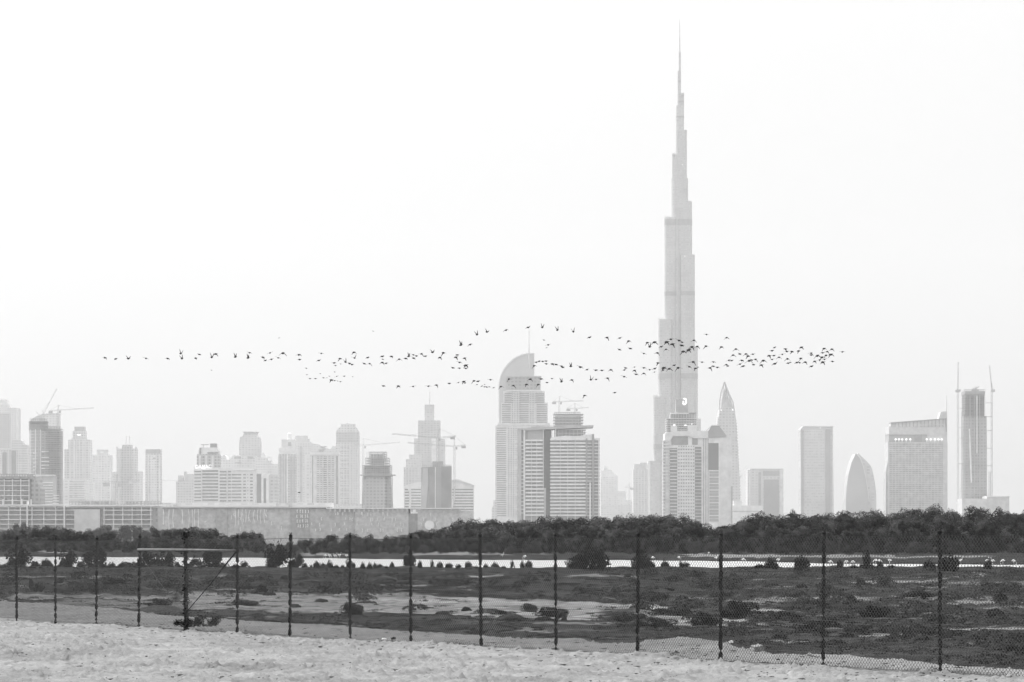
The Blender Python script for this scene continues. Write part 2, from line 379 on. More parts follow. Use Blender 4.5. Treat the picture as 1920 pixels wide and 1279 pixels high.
# ---- lagoon water
m, t_, b = new_mat('still_water')
b.inputs['Base Color'].default_value = (0.55, 0.55, 0.55, 1); b.inputs['Roughness'].default_value = 0.38; b.inputs['Specular IOR Level'].default_value = 0.9
b.inputs['IOR'].default_value = 1.45
geo = t_.nodes.new('ShaderNodeNewGeometry'); f1 = noise(t_, 0.8, 3, 0.5, geo.outputs['Position'])
bp = t_.nodes.new('ShaderNodeBump'); bp.inputs['Strength'].default_value = 0.05; bp.inputs['Distance'].default_value = 0.02
t_.links.new(f1, bp.inputs['Height']); t_.links.new(bp.outputs[0], b.inputs['Normal'])
mb = MB(); wz = GZ - 0.16
mb.add([(-330, 225, wz), (330, 225, wz), (330, 480, wz), (-330, 480, wz)], [(0, 1, 2, 3)])
tag(mb.build('water', m), 'bright still lagoon water reflecting the white sky', 'water', kind='structure')
# ================================================================== FENCE
M_POST = mat(0.018, 0.7, 0.35, 6.0, 'rusty_dark_steel'); M_WIRE = mat(0.10, 0.5, 0.3, 3.0, 'galvanised_wire')
M_RAIL = mat(0.16, 0.5, 0.3, 5.0, 'worn_steel_pipe')
posts_px = [(31, 1162, 1009), (104, 1168, 1010), (182, 1172, 1010), (262, 1177, 1006), (349, 1184, 1006), (445, 1190, 1006), (545, 1195, 1005), (656, 1201.5, 1005),
            (770, 1207, 1006), (900, 1213, 1004), (1041, 1222, 1003.5), (1197, 1230, 1002.5), (1352, 1242, 1002.5), (1545, 1252, 1000), (1762, 1264, 998)]
PP = []
for x, yb, yt in posts_px:
    # every post on the fence's straight line
    k = (x - 960) / F; s = -34.7 / 21.5
    # X = k*Y ; Y = 55.6 + (X-7.6)*s
    Yp = (55.6 - 7.6 * s) / (1 - k * s); Xp = k * Yp
    PP.append((Xp, Yp, CZ - (yb - YH) * Yp / F, CZ - (yt - YH) * Yp / F))
# one more span on each side, out of the frame
a, b_ = PP[0], PP[1]; PP.insert(0, (2 * a[0] - b_[0], 2 * a[1] - b_[1], a[2], a[3]))
a, b_ = PP[-1], PP[-2]; PP.append((2 * a[0] - b_[0], 2 * a[1] - b_[1], a[2], a[3]))
fence = empty('chain_link_fence', (PP[8][0], PP[8][1], 0), 'rusty chain link fence with dark pipe posts running across the sand', 'fence')
fd = Vector((21.5, -34.7, 0)).normalized(); fn = Vector((fd.y, -fd.x, 0))   # fn points towards the camera side
if fn.y > 0: fn = -fn
for i, (x, y, zb, zt) in enumerate(PP):
    mb = MB(); r = 0.041 + 0.003 * math.sin(i * 2.1); lx = rnd.uniform(-.03, .03); ly = rnd.uniform(-.03, .03)
    n = 26; pts = []; rad = []
    for k in range(n + 1):
        t = k / n; z = zb - 0.25 + (zt - zb + 0.25) * t
        pts.append((x + lx * (1 - t) + 0.004 * math.sin(k * 1.7 + i), y + ly * (1 - t), z)); rad.append(r * (1.0 + 0.03 * math.sin(k * 2.3 + i)))
    mb.tube(pts, rad, 8)
    mb.tube([(x, y, zt), (x, y, zt + 0.035)], [r * 1.25, r * 0.8], 8)
    p = mb.build('post', M_POST, fence, smooth=True)
    # small fork on the top that carries the tension wire
    k = MB(); top = Vector((x, y, zt + 0.02))
    k.bar(top, top + fd * 0.05 + Vector((0, 0, 0.06)), 0.010); k.bar(top, top - fd * 0.05 + Vector((0, 0, 0.06)), 0.010)
    k.build('wire_clip', M_POST, p)
def zl(i, t, top):      # interpolate top / bottom height along span i
    a, b_ = PP[i], PP[i + 1]
    return (a[3] - 0.06) * (1 - t) + (b_[3] - 0.06) * t if top else (a[2] + 0.03) * (1 - t) + (b_[2] + 0.03) * t
PITCH = 0.085
for i in range(len(PP) - 1):
    a = Vector((PP[i][0], PP[i][1], 0)) + fn * 0.045; b_ = Vector((PP[i + 1][0], PP[i + 1][1], 0)) + fn * 0.045
    L = (b_ - a).length; V = []; Fc = []
    rw = 0.0046
    bulge = rnd.uniform(-0.02, 0.035)
    def P3(u, z):      # u along span, slight bulging of the mesh
        t = min(max(u / L, 0), 1); zz = zl(i, t, True)
        q = a.lerp(b_, t) + fn * bulge * math.sin(math.pi * t) * math.sin(math.pi * min(max(z / 2.4, 0), 1)); return Vector((q.x, q.y, z))
    Hh = zl(i, .5, True) - zl(i, .5, False); slope = 1.0  # dz/du
    n = int((L + Hh) / PITCH)
    for fam in (1, -1):
        for k in range(-1, n + 2):
            u0 = k * PITCH - Hh
            u1 = u0 + Hh
            zb0, zt0 = zl(i, .5, False), zl(i, .5, True)
            s0, s1 = 0.0, 1.0
            if u0 < 0: s0 = -u0 / Hh
            if u1 > L: s1 = (L - u0) / Hh
            if s1 <= s0 + 0.01: continue
            segs = 3; prev = None
            for q in range(segs + 1):
                s = s0 + (s1 - s0) * q / segs; u = u0 + Hh * s; t = min(max(u / L, 0), 1)
                lo, hi = zl(i, t, False), zl(i, t, True)
                z = lo + (hi - lo) * (s if fam > 0 else 1 - s)
                p = P3(u, z) + fn * (0.004 * fam)
                nb = len(V)
                dvec = (fd * 1 + Vector((0, 0, fam))).normalized(); e1 = fn; e2 = dvec.cross(fn)
                V += [p + e1 * rw, p + e2 * rw, p - e1 * rw, p - e2 * rw]
                if prev is not None:
                    for j in range(4): Fc.append((prev + j, prev + (j + 1) % 4, nb + (j + 1) % 4, nb + j))
                prev = nb
    V = np.array([tuple(v) for v in V]) - np.array(tuple(fence.location))
    link('wire_mesh', mesh_np('wire_mesh', V, np.array(Fc), M_WIRE), fence)
for lv, rr in ((0.999, 0.0045), (0.68, 0.003), (0.36, 0.003), (0.02, 0.004)):
    mb = MB(); pts = []
    for i in range(len(PP)):
        x, y, zb, zt = PP[i]
        pts.append(Vector((x, y, zb + (zt - 0.05 - zb) * lv)) + fn * 0.05)
        if i < len(PP) - 1:
            x2, y2, zb2, zt2 = PP[i + 1]; z2 = zb2 + (zt2 - 0.05 - zb2) * lv
            pts.append(Vector(((x + x2) / 2, (y + y2) / 2, (pts[-1].z + z2) / 2 - 0.02)) + fn * 0.05)
    mb.tube(pts, [rr] * len(pts), 5); mb.build('tension_wire', M_POST if lv > .9 else M_WIRE, fence)
# brace rail and guy wires of the old gateway (between the 4th and 6th posts in view)
A, Bm, Cc = PP[4], PP[5], PP[6]
def onp(p, y): return Vector((p[0], p[1], CZ - (y - YH) * p[1] / F)) + fn * 0.05
mb = MB(); mb.tube([onp(A, 1030.5), onp(Bm, 1031), onp(Cc, 1032.5)], [0.032] * 3, 8); mb.build('brace_rail', M_RAIL, fence, smooth=True)
mb = MB(); mb.tube([onp(Cc, 1036), onp(Cc, 1036).lerp(onp(Bm, 1152), .5) - Vector((0, 0, .03)), onp(Bm, 1152)], [0.012] * 3, 5)
mb.tube([onp(Cc, 1036), onp(Cc, 1036).lerp(onp(Bm, 1152), .22)], [0.022] * 2, 5); mb.build('guy_wire', M_POST, fence)
mb = MB(); mb.tube([onp(A, 1036), onp(A, 1036).lerp(onp(Bm, 1152), .5) - Vector((0, 0, .03)), onp(Bm, 1152)], [0.006] * 3, 5); mb.build('guy_wire', M_WIRE, fence)
# ================================================================== PLANTS
M_MANG = leaf_mat('mangrove_leaves', 0.060, 0.92, 0.30, .42, .60)  # strong noise paints lit lobes and shadowed gaps into the leaf colour
M_MANG2 = leaf_mat('grey_green_leaves', 0.06, 0.4, 0.5)
M_BUSH = leaf_mat('saltbush_leaves', 0.055, 0.5, 1.5)
M_DARKBUSH = leaf_mat('dark_thicket_leaves', 0.018, 0.5, 1.5)
M_SCRUB = leaf_mat('low_scrub_leaves', 0.088, 0.7, 0.16)
M_BARK = mat(0.05, 0.9, 0.4, 3.0, 'dark_bark')
def leaf_quads(C, S, g, flat=0.0, up=0.0, nrm=None, spread=0.75):
    """one leaf-clump quad per centre, turned at random, or facing roughly along nrm"""
    n = len(C); a = g.standard_normal((n, 3)); a[:, 2] *= (1 - flat); a /= np.linalg.norm(a, axis=1)[:, None]
    b = g.standard_normal((n, 3)); b[:, 2] += up
    if nrm is not None:
        N_ = nrm + g.standard_normal((n, 3)) * spread; N_ /= np.linalg.norm(N_, axis=1)[:, None]
        a = a - (a * N_).sum(1)[:, None] * N_; a /= np.linalg.norm(a, axis=1)[:, None]
        b = np.cross(N_, a)
    b -= (b * a).sum(1)[:, None] * a; b /= np.linalg.norm(b, axis=1)[:, None]
    S = S[:, None]; asp = g.uniform(0.45, 0.8, (n, 1))
    v = np.stack([C - a * S * asp * .5 - b * S * .5, C + a * S * asp - b * S * .2, C + a * S * asp * .4 + b * S * .9, C - a * S * asp * .8 + b * S * .4], 1).reshape(-1, 3)
    f = np.arange(4 * n).reshape(-1, 4); return v, f
def crown_points(g, lobes, per, w, h, z0, shell=0.82):
    """lobed crown: points on and inside several overlapping lobes (half-width w, height h, starting at z0)"""
    P = []; NN = []
    for k in range(lobes):
        th = g.uniform(0, 2 * math.pi); t = g.random(); rr = w * math.sqrt(g.uniform(0, 1)) * 0.78
        zc = z0 + h * (0.10 + 0.60 * t) * (1 - 0.42 * (rr / w) ** 2)
        lr = w * g.uniform(0.26, 0.44); lz = lr * g.uniform(0.75, 1.0)
        d = g.standard_normal((per, 3)); d /= np.linalg.norm(d, axis=1)[:, None]
        r = np.where(g.random(per) < shell, g.uniform(0.85, 1.05, per), g.uniform(0.2, 0.9, per))
        r = r * (1 + .13 * np.sin(d[:, 0] * 6 + k) * np.sin(d[:, 1] * 5 + 2 * k) + .10 * np.sin(d[:, 2] * 9 + k))
        P.append(np.stack([math.cos(th) * rr + d[:, 0] * r * lr, math.sin(th) * rr + d[:, 1] * r * lr, zc + d[:, 2] * r * lz], 1)); NN.append(d)
    P = np.concatenate(P); P[:, 2] = np.maximum(P[:, 2], 0.05 + 0.1 * g.random(len(P))); return P, np.concatenate(NN)
def make_tree(seed, w, h, lobes, per, leaf, trunkh, m):
    g = np.random.default_rng(seed)
    P, NN = crown_points(g, lobes, per, w, h - trunkh * 0.5, trunkh * 0.5)
    P[:, 2] *= h / P[:, 2].max()
    v, f = leaf_quads(P, g.uniform(0.6, 1.3, len(P)) * leaf, g, nrm=NN, spread=.38)
    crown = mesh_np('crown', v, f, m)
    mb = MB(); r = random.Random(seed); top = h * 0.6
    mb.tube([(0, 0, -0.4), (0.1, 0, h * 0.2), (-0.1, 0.1, top)], [h * 0.035, h * 0.026, h * 0.012], 7)
    for k in range(7):                                     # limbs forking low, as mangroves do
        a = r.uniform(0, 6.28); z = h * r.uniform(0.05, 0.35); L = w * r.uniform(0.45, 0.85)
        mb.tube([(0, 0, z), (math.cos(a) * L * .5, math.sin(a) * L * .5, z + h * .22), (math.cos(a) * L, math.sin(a) * L, z + h * .42)], [h * .016, h * .011, h * .004], 6)
    tr = bpy.data.meshes.new('trunk'); tr.from_pydata([Vector(q) for q in mb.v], [], mb.f); tr.materials.append(M_BARK); tr.update()
    return crown, tr
PROTO = [make_tree(100 + i, 4.2 + .35 * (i % 3), 8.0, 15 + 2 * i, 850, 0.17, 0.5, M_MANG) for i in range(7)]
PROTO_L = [make_tree(140 + i, 4.0, 8.0, 13, 600, 0.19, 0.5, M_MANG2) for i in range(3)]
TREES = []; QD = (CZ - GZ) / 3.6
def put_tree(px, D, ztop, wscale, proto, label, group, gz=GZ):
    crown, tr = proto; h = ztop - gz; s = h / 8.0
    x = (px - 960) * D / F
    e = empty('mangrove_tree', (x, D, gz), label, 'tree', group)
    e.scale = (s * wscale, s * wscale, s); e.rotation_euler = (0, 0, rnd.uniform(0, 6.28))
    a = bpy.data.objects.new('crown', crown); COL.objects.link(a); a.parent = e
    b = bpy.data.objects.new('trunk', tr); COL.objects.link(b); b.parent = e
    TREES.append(e); return e
# what stands over the horizon above a photo column: used to say which tree or bush is meant
LAND = [(12, 'the pale stepped tower at the edge of the city'), (60, 'the ragged round topped tower under construction'), (98, 'the curved roof tower under construction'), (144, 'the tall stepped tower with a square crown'),
        (190, 'the narrow tower with a flat cap'), (236, 'the twin masted tower'), (286, 'the plain slab tower standing apart'), (346, 'the stepped low tower beside the sign block'), (395, 'the white lettered block'),
        (440, 'the round shouldered block end'), (468, 'the flared top tower'), (505, 'the dark panel and its pale piers'), (538, 'the tower with a small round cap'), (570, 'the broad grey twin tower'),
        (608, 'the wide pale tower with window columns'), (652, 'the dome shouldered tower'), (706, 'the tapering scaffolded tower'), (748, 'the gap beside the scaffolded tower'), (775, 'the stepped tower foot'), (805, 'the spired stepped tower'),
        (830, 'the dark faceted block'), (868, 'the striped sloping roof block'), (905, 'the gap after the striped block'), (945, 'the foot of the curved fin tower'), (990, 'the fin tower and its antenna'), (1025, 'the dark slot of the balcony towers'),
        (1060, 'the left wing of the balcony towers'), (1105, 'the end of the balcony towers'), (1142, 'the faint stepped block'), (1182, 'the little faint crane'), (1215, 'the faint low towers'), (1262, 'the emblem tower'),
        (1305, 'the emblem tower flank'), (1340, 'the dark hipped roof building'), (1368, 'the pointed lattice tower'), (1396, 'the gap by the pointed tower'), (1435, 'the framed grey block'), (1482, 'the gap before the slab tower'),
        (1530, 'the plain tall slab tower'), (1578, 'the gap before the shell tower'), (1615, 'the curved shell tower'), (1652, 'the gap after the shell tower'), (1695, 'the slanted roof hotel'), (1745, 'the sign end of the slanted roof hotel'),
        (1790, 'the slim hoist mast'), (1828, 'the dark tower between two masts'), (1876, 'the low annex of the masted tower'), (1915, 'the last stretch of empty sky')]
LAND = [(x, s.replace('left wing', 'near wing')) for x, s in LAND]
def where(px):
    return min(LAND, key=lambda q: abs(q[0] - px))[1]
PROF = [(560, 1012), (590, 1006), (620, 1001), (650, 998), (690, 1000), (720, 1004), (750, 1003), (770, 994), (790, 986), (830, 982), (860, 977), (885, 970), (900, 968), (960, 967), (1030, 964), (1060, 970), (1090, 962), (1130, 966), (1155, 958), (1185, 960),
        (1230, 961), (1270, 961), (1290, 967), (1320, 975), (1335, 983), (1345, 988), (1360, 976), (1400, 973), (1412, 960), (1440, 956), (1480, 956), (1530, 954), (1550, 951), (1580, 954), (1620, 948), (1640, 962), (1660, 956),
        (1700, 947), (1740, 944), (1770, 949), (1790, 945), (1810, 954), (1830, 947), (1870, 950), (1920, 949), (2100, 945)]
pfx = np.array([p[0] for p in PROF], float); pfy = np.array([p[1] for p in PROF], float)
size_word = lambda h: 'tall' if h > 9 else ('middling' if h > 7 else 'low')
def belt(xs, D0, dD, droplo, drophi, row, wsc=1.0):
    for px in xs:
        D = D0 + rnd.uniform(-dD, dD)
        drop = rnd.uniform(droplo, drophi)
        yt = float(np.interp(px, pfx, pfy)) + drop
        D *= QD; zt = CZ - (yt - YH) * D / F; h = zt - GZ
        put_tree(px, D, zt, wsc * min(rnd.uniform(0.85, 1.1) * 6.8 / h, 1.35), rnd.choice(PROTO),
                 f'{size_word(h)} mangrove in the {row}, below {where(px)}', 'mangroves of the long belt beyond the lagoon')
def steps(a, b, s):
    x = a; o = []
    while x < b: o.append(x + rnd.uniform(-.25, .25) * s); x += s
    return o
belt(steps(775, 2080, 33), 690, 12, -3, 8, 'back row', 0.95)
belt(steps(790, 2080, 36), 655, 10, 7, 16, 'third row', 0.9)
belt(steps(800, 2080, 38), 625, 8, 17, 30, 'second row', 0.85)
belt(steps(800, 2080, 40), 600, 8, 30, 44, 'front row', 0.75)
belt(steps(575, 775, 24), 640, 12, -1, 4, 'back row', 0.8)
belt(steps(545, 800, 26), 600, 10, 10, 20, 'front row', 0.75)
# small pale bushes at the belt's foot
for px in steps(500, 1980, 42):
    D = (566 + rnd.uniform(-8, 8)) * QD; yt = rnd.uniform(1012, 1030)
    put_tree(px, D, CZ - (yt - YH) * D / F, 1.3, rnd.choice(PROTO_L), f'grey round bush fronting the mangroves, below {where(px)}', 'bushes at the foot of the mangrove belt').name = 'mangrove_bush'
# left hand woods: a near dark row and a hazier far row
NL = [(-160, 992), (-60, 992), (-20, 998), (20, 993), (50, 991), (75, 990), (95, 982), (120, 983), (140, 992), (165, 991), (185, 1001), (205, 995), (225, 1003), (250, 1006), (270, 1001), (300, 990), (320, 988), (335, 996), (350, 986), (370, 985), (395, 987), (415, 988), (430, 1003),
      (450, 996), (465, 993), (480, 996), (492, 1006)]
for px, yt in NL:
    for D, dy, rowname in ((760, 0, 'near row'), (700, 14, 'front edge')):
        D_ = (D + rnd.uniform(-15, 15)) * QD; y_ = yt + dy + rnd.uniform(0, 3); px_ = px + rnd.uniform(-4, 4)
        zt = CZ - (y_ - YH) * D_ / F; h = zt - GZ
        put_tree(px_, D_, zt, min(4.6 / h, 1.5) * (0.9 if px < 430 else 0.75), rnd.choice(PROTO), f'dark rounded tree, {rowname}, below {where(px_)}', 'trees before the long low buildings')
for px in steps(-120, 500, 30):
    D_ = (640 + rnd.uniform(-10, 10)) * QD; zt = CZ - (rnd.uniform(1014, 1024) - YH) * D_ / F
    put_tree(px, D_, zt, 1.4, rnd.choice(PROTO), f'low dark waterside bush, below {where(px)}', 'bushes along the wood edge').name = 'mangrove_bush'
for px, yt in [(-30, 990), (5, 992), (30, 981), (45, 979), (60, 984), (80, 983), (175, 990), (192, 983), (205, 985), (232, 984), (245, 984), (262, 987), (285, 987), (300, 990), (150, 995), (120, 992)]:
    D_ = 1350 + rnd.uniform(-60, 60); zt = CZ - (yt - YH) * D_ / F; h = zt - GZ
    put_tree(px, D_, zt, min(8.0 / h, 1.5), rnd.choice(PROTO_L), f'hazy grey distant tree, below {where(px)}', 'hazy trees far back')

# ---- individual marsh bushes
def make_bush(seed, m, n=900, leaf=0.10, spiky=0.0):
    g = np.random.default_rng(seed); P = []; NN = []
    for k in range(12):
        th = g.uniform(0, 6.28); rr = math.sqrt(g.random()) * .68; lr = g.uniform(.2, .36)
        d = g.standard_normal((n // 12, 3)); d /= np.linalg.norm(d, axis=1)[:, None]; r = g.uniform(.3, 1.05, (n // 12, 1)) ** .5
        zc = (0.08 + .55 * g.random()) * (1 - .55 * rr)
        P.append(np.array([math.cos(th) * rr, math.sin(th) * rr, zc]) + d * r * np.array([lr, lr, lr * .9])); NN.append(d)
    NN = np.concatenate(NN); P = np.concatenate(P); P[:, 2] = np.abs(P[:, 2]); P[:, 2] *= 1 / P[:, 2].max()
    if spiky:
        k = g.random(len(P)) < spiky; P[k, 2] *= g.uniform(1.0, 1.35, k.sum())
    v, f = leaf_quads(P, g.uniform(.5, 1.4, len(P)) * leaf, g, up=1.2, nrm=NN, spread=.9); return mesh_np('saltbush', v, f, m)
BPR = [make_bush(200 + i, M_BUSH, 2600, .055) for i in range(4)]; BDK = [make_bush(220 + i, M_DARKBUSH, 2600, .058, .25) for i in range(4)]
def put_bush(px, yb, wpx, hpx, dark, label, group=None, name='saltbush'):
    D = ground_dist(yb); k = D / F
    o = bpy.data.objects.new(name, rnd.choice(BDK if dark else BPR)); COL.objects.link(o)
    o.location = ((px - 960) * k, D + wpx * k * .3, GZ); o.scale = (wpx * k / 2 * 1.22, wpx * k / 2 * .9, hpx * k * 1.05); o.rotation_euler = (0, 0, 0)
    tag(o, label, 'bush', group); return o
named = [(650, 1156, 60, 26, 0, 'round bush alone on the pale mud flat behind a fence post'), (296, 1141, 50, 19, 0, 'dark tussock with a peaked top beside the pale streaks near the gateway'),
         (442, 1137, 78, 12, 0, 'flat wide tussock on the mud behind the gateway post'), (1110, 1070, 95, 42, 1, 'big dense dark thicket standing at the edge of the lagoon'), (1078, 1068, 40, 20, 1, 'low skirt of the big dark thicket at the lagoon edge'),
         (1200, 1067, 42, 34, 1, 'dark thicket behind a fence post next to the big lagoon thicket'), (768, 1064, 30, 26, 1, 'upright dark bush against the water directly behind a fence post'),
         (522, 1064, 60, 42, 1, 'tall open dark bush against the water by the gateway end post'), (560, 1064, 30, 24, 1, 'smaller dark bush leaning out from the tall open one'),
         (38, 1063, 64, 32, 1, 'broad dark bush against the water near the first fence post'), (86, 1062, 24, 14, 1, 'tiny dark bush between two larger ones on the shore'), (130, 1062, 46, 28, 1, 'dark shore bush with a ragged crown behind the second post'),
         (176, 1061, 60, 36, 1, 'tallest dark shore bush beside the third post'), (235, 1062, 34, 8, 1, 'flat low twigs on the bright shore'), (275, 1062, 50, 30, 1, 'dark shore bush inside the gateway span'),
         (315, 1062, 40, 26, 1, 'second dark shore bush inside the gateway span'), (365, 1061, 26, 18, 1, 'thin open bush touching the vine post'), (398, 1062, 48, 42, 1, 'dense square dark bush under the brace rail'),
         (1445, 1067, 30, 22, 1, 'squat dark bush on the shore by the white birds'), (1505, 1073, 36, 30, 1, 'round dark bush reaching over the thin channel'), (1627, 1068, 20, 36, 1, 'narrow upright bush crossing the water line'),
         (1744, 1071, 28, 20, 1, 'dark bush in front of the last fence post shore'), (1784, 1073, 40, 34, 1, 'large dark bush just past the last fence post'), (1854, 1068, 20, 17, 1, 'small dark bush under the last wading birds'),
         (1246, 1064, 18, 14, 1, 'tiny dark shrub on the shore under the emblem tower'), (1285, 1064, 24, 10, 1, 'small ragged shrub on the shore near a lone white bird'), (1425, 1066, 26, 8, 1, 'low ragged shrub beside the squat shore bush'),
         (70, 1110, 26, 15, 0, 'peaked bush on the dark marsh between the first two posts'), (56, 1107, 12, 22, 0, 'thin upright plant on the dark marsh near the first post'), (112, 1095, 14, 12, 0, 'small upright plant beside the second fence post'),
         (1190, 1167, 80, 16, 0, 'long low mound of scrub on the pale flat'), (1232, 1177, 78, 18, 0, 'rounded dark mound in front of the long scrub mound'), (1322, 1176, 60, 28, 0, 'round bush island between two pale patches'),
         (1385, 1162, 76, 36, 0, 'broad high bush behind the round bush island'), (1020, 1159, 90, 20, 0, 'long dark mound at the near edge of the mud flat'), (985, 1150, 44, 18, 0, 'twiggy bush behind the long dark mound'), (940, 1155, 50, 10, 0, 'low fringe beside the long dark mound'),
         (215, 1098, 60, 14, 0, 'dark mound of scrub left standing in the third span'), (1640, 1160, 60, 24, 0, 'soft round bush in the last full span'), (1720, 1122, 70, 14, 0, 'flat scrub island before the last post')]
for px, yb, wp, hp, dk, lab in named:
    put_bush(px, yb, wp, hp, dk, lab.replace('left standing', 'standing'))
k = 0
for px in steps(570, 740, 12) + steps(790, 1010, 17) + steps(1200, 1300, 20) + steps(1580, 1680, 18):          # the row of little shrubs against the bright water
    put_bush(px, 1064 + rnd.uniform(0, 3), rnd.uniform(7, 22), rnd.uniform(5, 15), 1, f'little ragged shrub against the water, below {where(px)}', 'little shrubs along the lagoon shore', 'shore_shrub')
for px in steps(-20, 470, 19):
    put_bush(px, 1064 + rnd.uniform(0, 2), rnd.uniform(14, 34), rnd.uniform(5, 12), 1, f'low dark shore shrub, below {where(px)}', 'low shrubs along the darker shore', 'shore_shrub')

# ---- the low scrub that nobody could count: one mesh
g = np.random.default_rng(77)
def scatter(N, power, floor_):
    x = g.uniform(-260, 2180, N); y = 1071 + (1250 - 1071) * g.random(N) ** power
    sh = pxnoise(x, y, 31, 90, 8) + .5 * pxnoise(x, y, 32, 30, 4); mk_ = flat_mask(x, y)
    d = np.clip(0.55 + 0.55 * sh, floor_, 1) * (1 - .98 * np.clip(mk_ * 1.3, 0, 1))
    near = y > np.interp(x, ex, ey) - 24
    k_ = (g.random(N) < d) & (lagoon(x, y) < .3) & (y < np.interp(x, ex, ey) + 3)
    return x[k_], y[k_], sh[k_], near[k_]
VV = []; FF = []; nv_ = 0
def tufts(x, y, wpx, hpx, per, leaf):
    """dome-shaped low plants: leaves over a mound wpx wide and hpx high as seen from the sand"""
    global nv_
    D = (CZ - GZ) * F / (y - YH); k = D / F; n = len(x)
    wid = wpx * k * .5; hei = hpx * k
    th = g.uniform(0, 6.28, (n, per)); rr = np.sqrt(g.random((n, per))) * (1 + .18 * np.sin(3 * th + g.uniform(0, 6, (n, 1))))
    zz = np.sqrt(np.clip(1 - (rr / 1.18) ** 2, 0, 1)) * (1 + .16 * np.sin(5 * th + rr * 7)) * np.where(g.random((n, per)) < .75, 1, g.uniform(.2, 1.15, (n, per)))
    C = np.stack([((x - 960) * k)[:, None] + np.cos(th) * rr * wid[:, None], (D + wid * .8)[:, None] + np.sin(th) * rr * wid[:, None], GZ + .02 + zz * hei[:, None]], -1).reshape(-1, 3)
    NS = np.stack([(np.cos(th) * rr).ravel(), (np.sin(th) * rr).ravel(), (.25 + zz * .7).ravel()], 1)
    S = np.full(len(C), leaf) * g.uniform(.5, 1.4, len(C))
    v, f = leaf_quads(C, S, g, up=1.0, nrm=NS, spread=.45); VV.append(v); FF.append(f + nv_); nv_ += len(v)
x, y, sh, near = scatter(2600, .9, .12); q = ~near & ((y < 1118) | (x > 1150) | (g.random(len(x)) < .3))
x, y, sh = x[q], y[q], sh[q]; tufts(x, y, g.uniform(16, 62, len(x)), g.uniform(5, 14, len(x)) * np.clip(.9 + .3 * sh, .5, 1.4), 360, .05)
x, y, sh, near = scatter(15000, .85, .5); tufts(x, y, g.uniform(10, 34, len(x)), np.where(near, g.uniform(.8, 2.2, len(x)), g.uniform(1.2, 3.2, len(x))), 26, .045)
v = np.concatenate(VV); f = np.concatenate(FF)
tag(link('marsh_scrub', mesh_np('marsh_scrub', v, f, M_SCRUB)), 'low grey saltmarsh scrub covering the dark flats behind the fence', 'scrub', kind='stuff')

# ---- climbing plant on the thick gateway post, fallen branches at its foot
g = np.random.default_rng(91); bx, by, bz, bt = PP[5]
mb = MB()
for s in range(5):
    pts = []; ph = g.uniform(0, 6.28)
    top = bt + 0.05 - g.uniform(0, .5) * (s > 1)
    n = 34
    for i in range(n):
        t = i / (n - 1); a = ph + t * g.uniform(14, 15) * (1 if s % 2 else -1); rd = 0.045 + 0.012 * math.sin(i * 1.3 + s)
        pts.append((bx + math.cos(a) * rd, by + math.sin(a) * rd, bz - .1 + (top - bz) * t))
    mb.tube(pts, [0.020 * (1 - .4 * i / n) for i in range(n)], 6)
vine = empty('climbing_vine', (bx, by, bz), 'leafless dark vine wound up the thick gateway post', 'vine')
mb.build('stem', M_BARK, vine)
C = np.stack([bx + g.normal(0, .05, 420), by + g.normal(0, .05, 420), bz + (bt - bz + .1) * g.random(420)], 1)
k_ = g.random(420) < .16; C[k_, 2] = bt + g.normal(0, .05, k_.sum()); C[k_, 0] += g.normal(0, .07, k_.sum())
v, f = leaf_quads(C, g.uniform(.02, .05, 420), g); v -= np.array(tuple(vine.location)); link('leaves', mesh_np('leaves', v, f, M_DARKBUSH), vine)
def branchy(name, cx, cy, w, h, seed, label, nb=26):
    r = random.Random(seed); g = np.random.default_rng(seed); mb = MB(); tips = []
    z0 = sand_z(cx, cy)
    def grow(p, d, L, rad, lvl):
        q = p + d * L; q.z = max(q.z, z0 + 0.02); m_ = p.lerp(q, .5) + Vector((r.uniform(-1, 1), r.uniform(-1, 1), r.uniform(-.3, 1))) * L * .12
        mb.tube([p, m_, q], [rad, rad * .8, rad * .55], 5); tips.append(q)
        if lvl:
            for _ in range(3):
                dd = (d + Vector((r.uniform(-1, 1), r.uniform(-1, 1), r.uniform(-.4, .8))) * .8).normalized(); grow(q, dd, L * .55, rad * .55, lvl - 1)
    for i in range(nb):
        s = r.choice((-1, 1)); p = Vector((cx + r.uniform(-.5, .5) * w * .7, cy + r.uniform(-.15, .15), z0 + .02))
        grow(p, Vector((s * r.uniform(.4, 1), r.uniform(-.5, .5), r.uniform(.1, .8))).normalized(), h * r.uniform(.5, .9), .012, 2)
    e = empty(name, (cx, cy, z0), label, 'branches'); mb.build('branch', M_BARK, e)
    T = np.repeat(np.array([tuple(t) for t in tips]), 9, 0); T = T + g.normal(0, .03, (len(T), 3)); T[:, 2] = np.maximum(T[:, 2], z0 + .01)
    v, f = leaf_quads(T, g.uniform(.009, .022, len(T)), g); v -= np.array((cx, cy, z0)); link('dry_leaves', mesh_np('dry_leaves', v, f, M_DARKBUSH), e)
branchy('fallen_branch', bx + .02, by - .2, .62, .17, 5, 'dark brushwood heaped round the foot of the vine post', 20)
branchy('fallen_branch', bx + .58, by - .3, .40, .19, 6, 'dry twiggy brush lying on the sand past the vine post', 14)
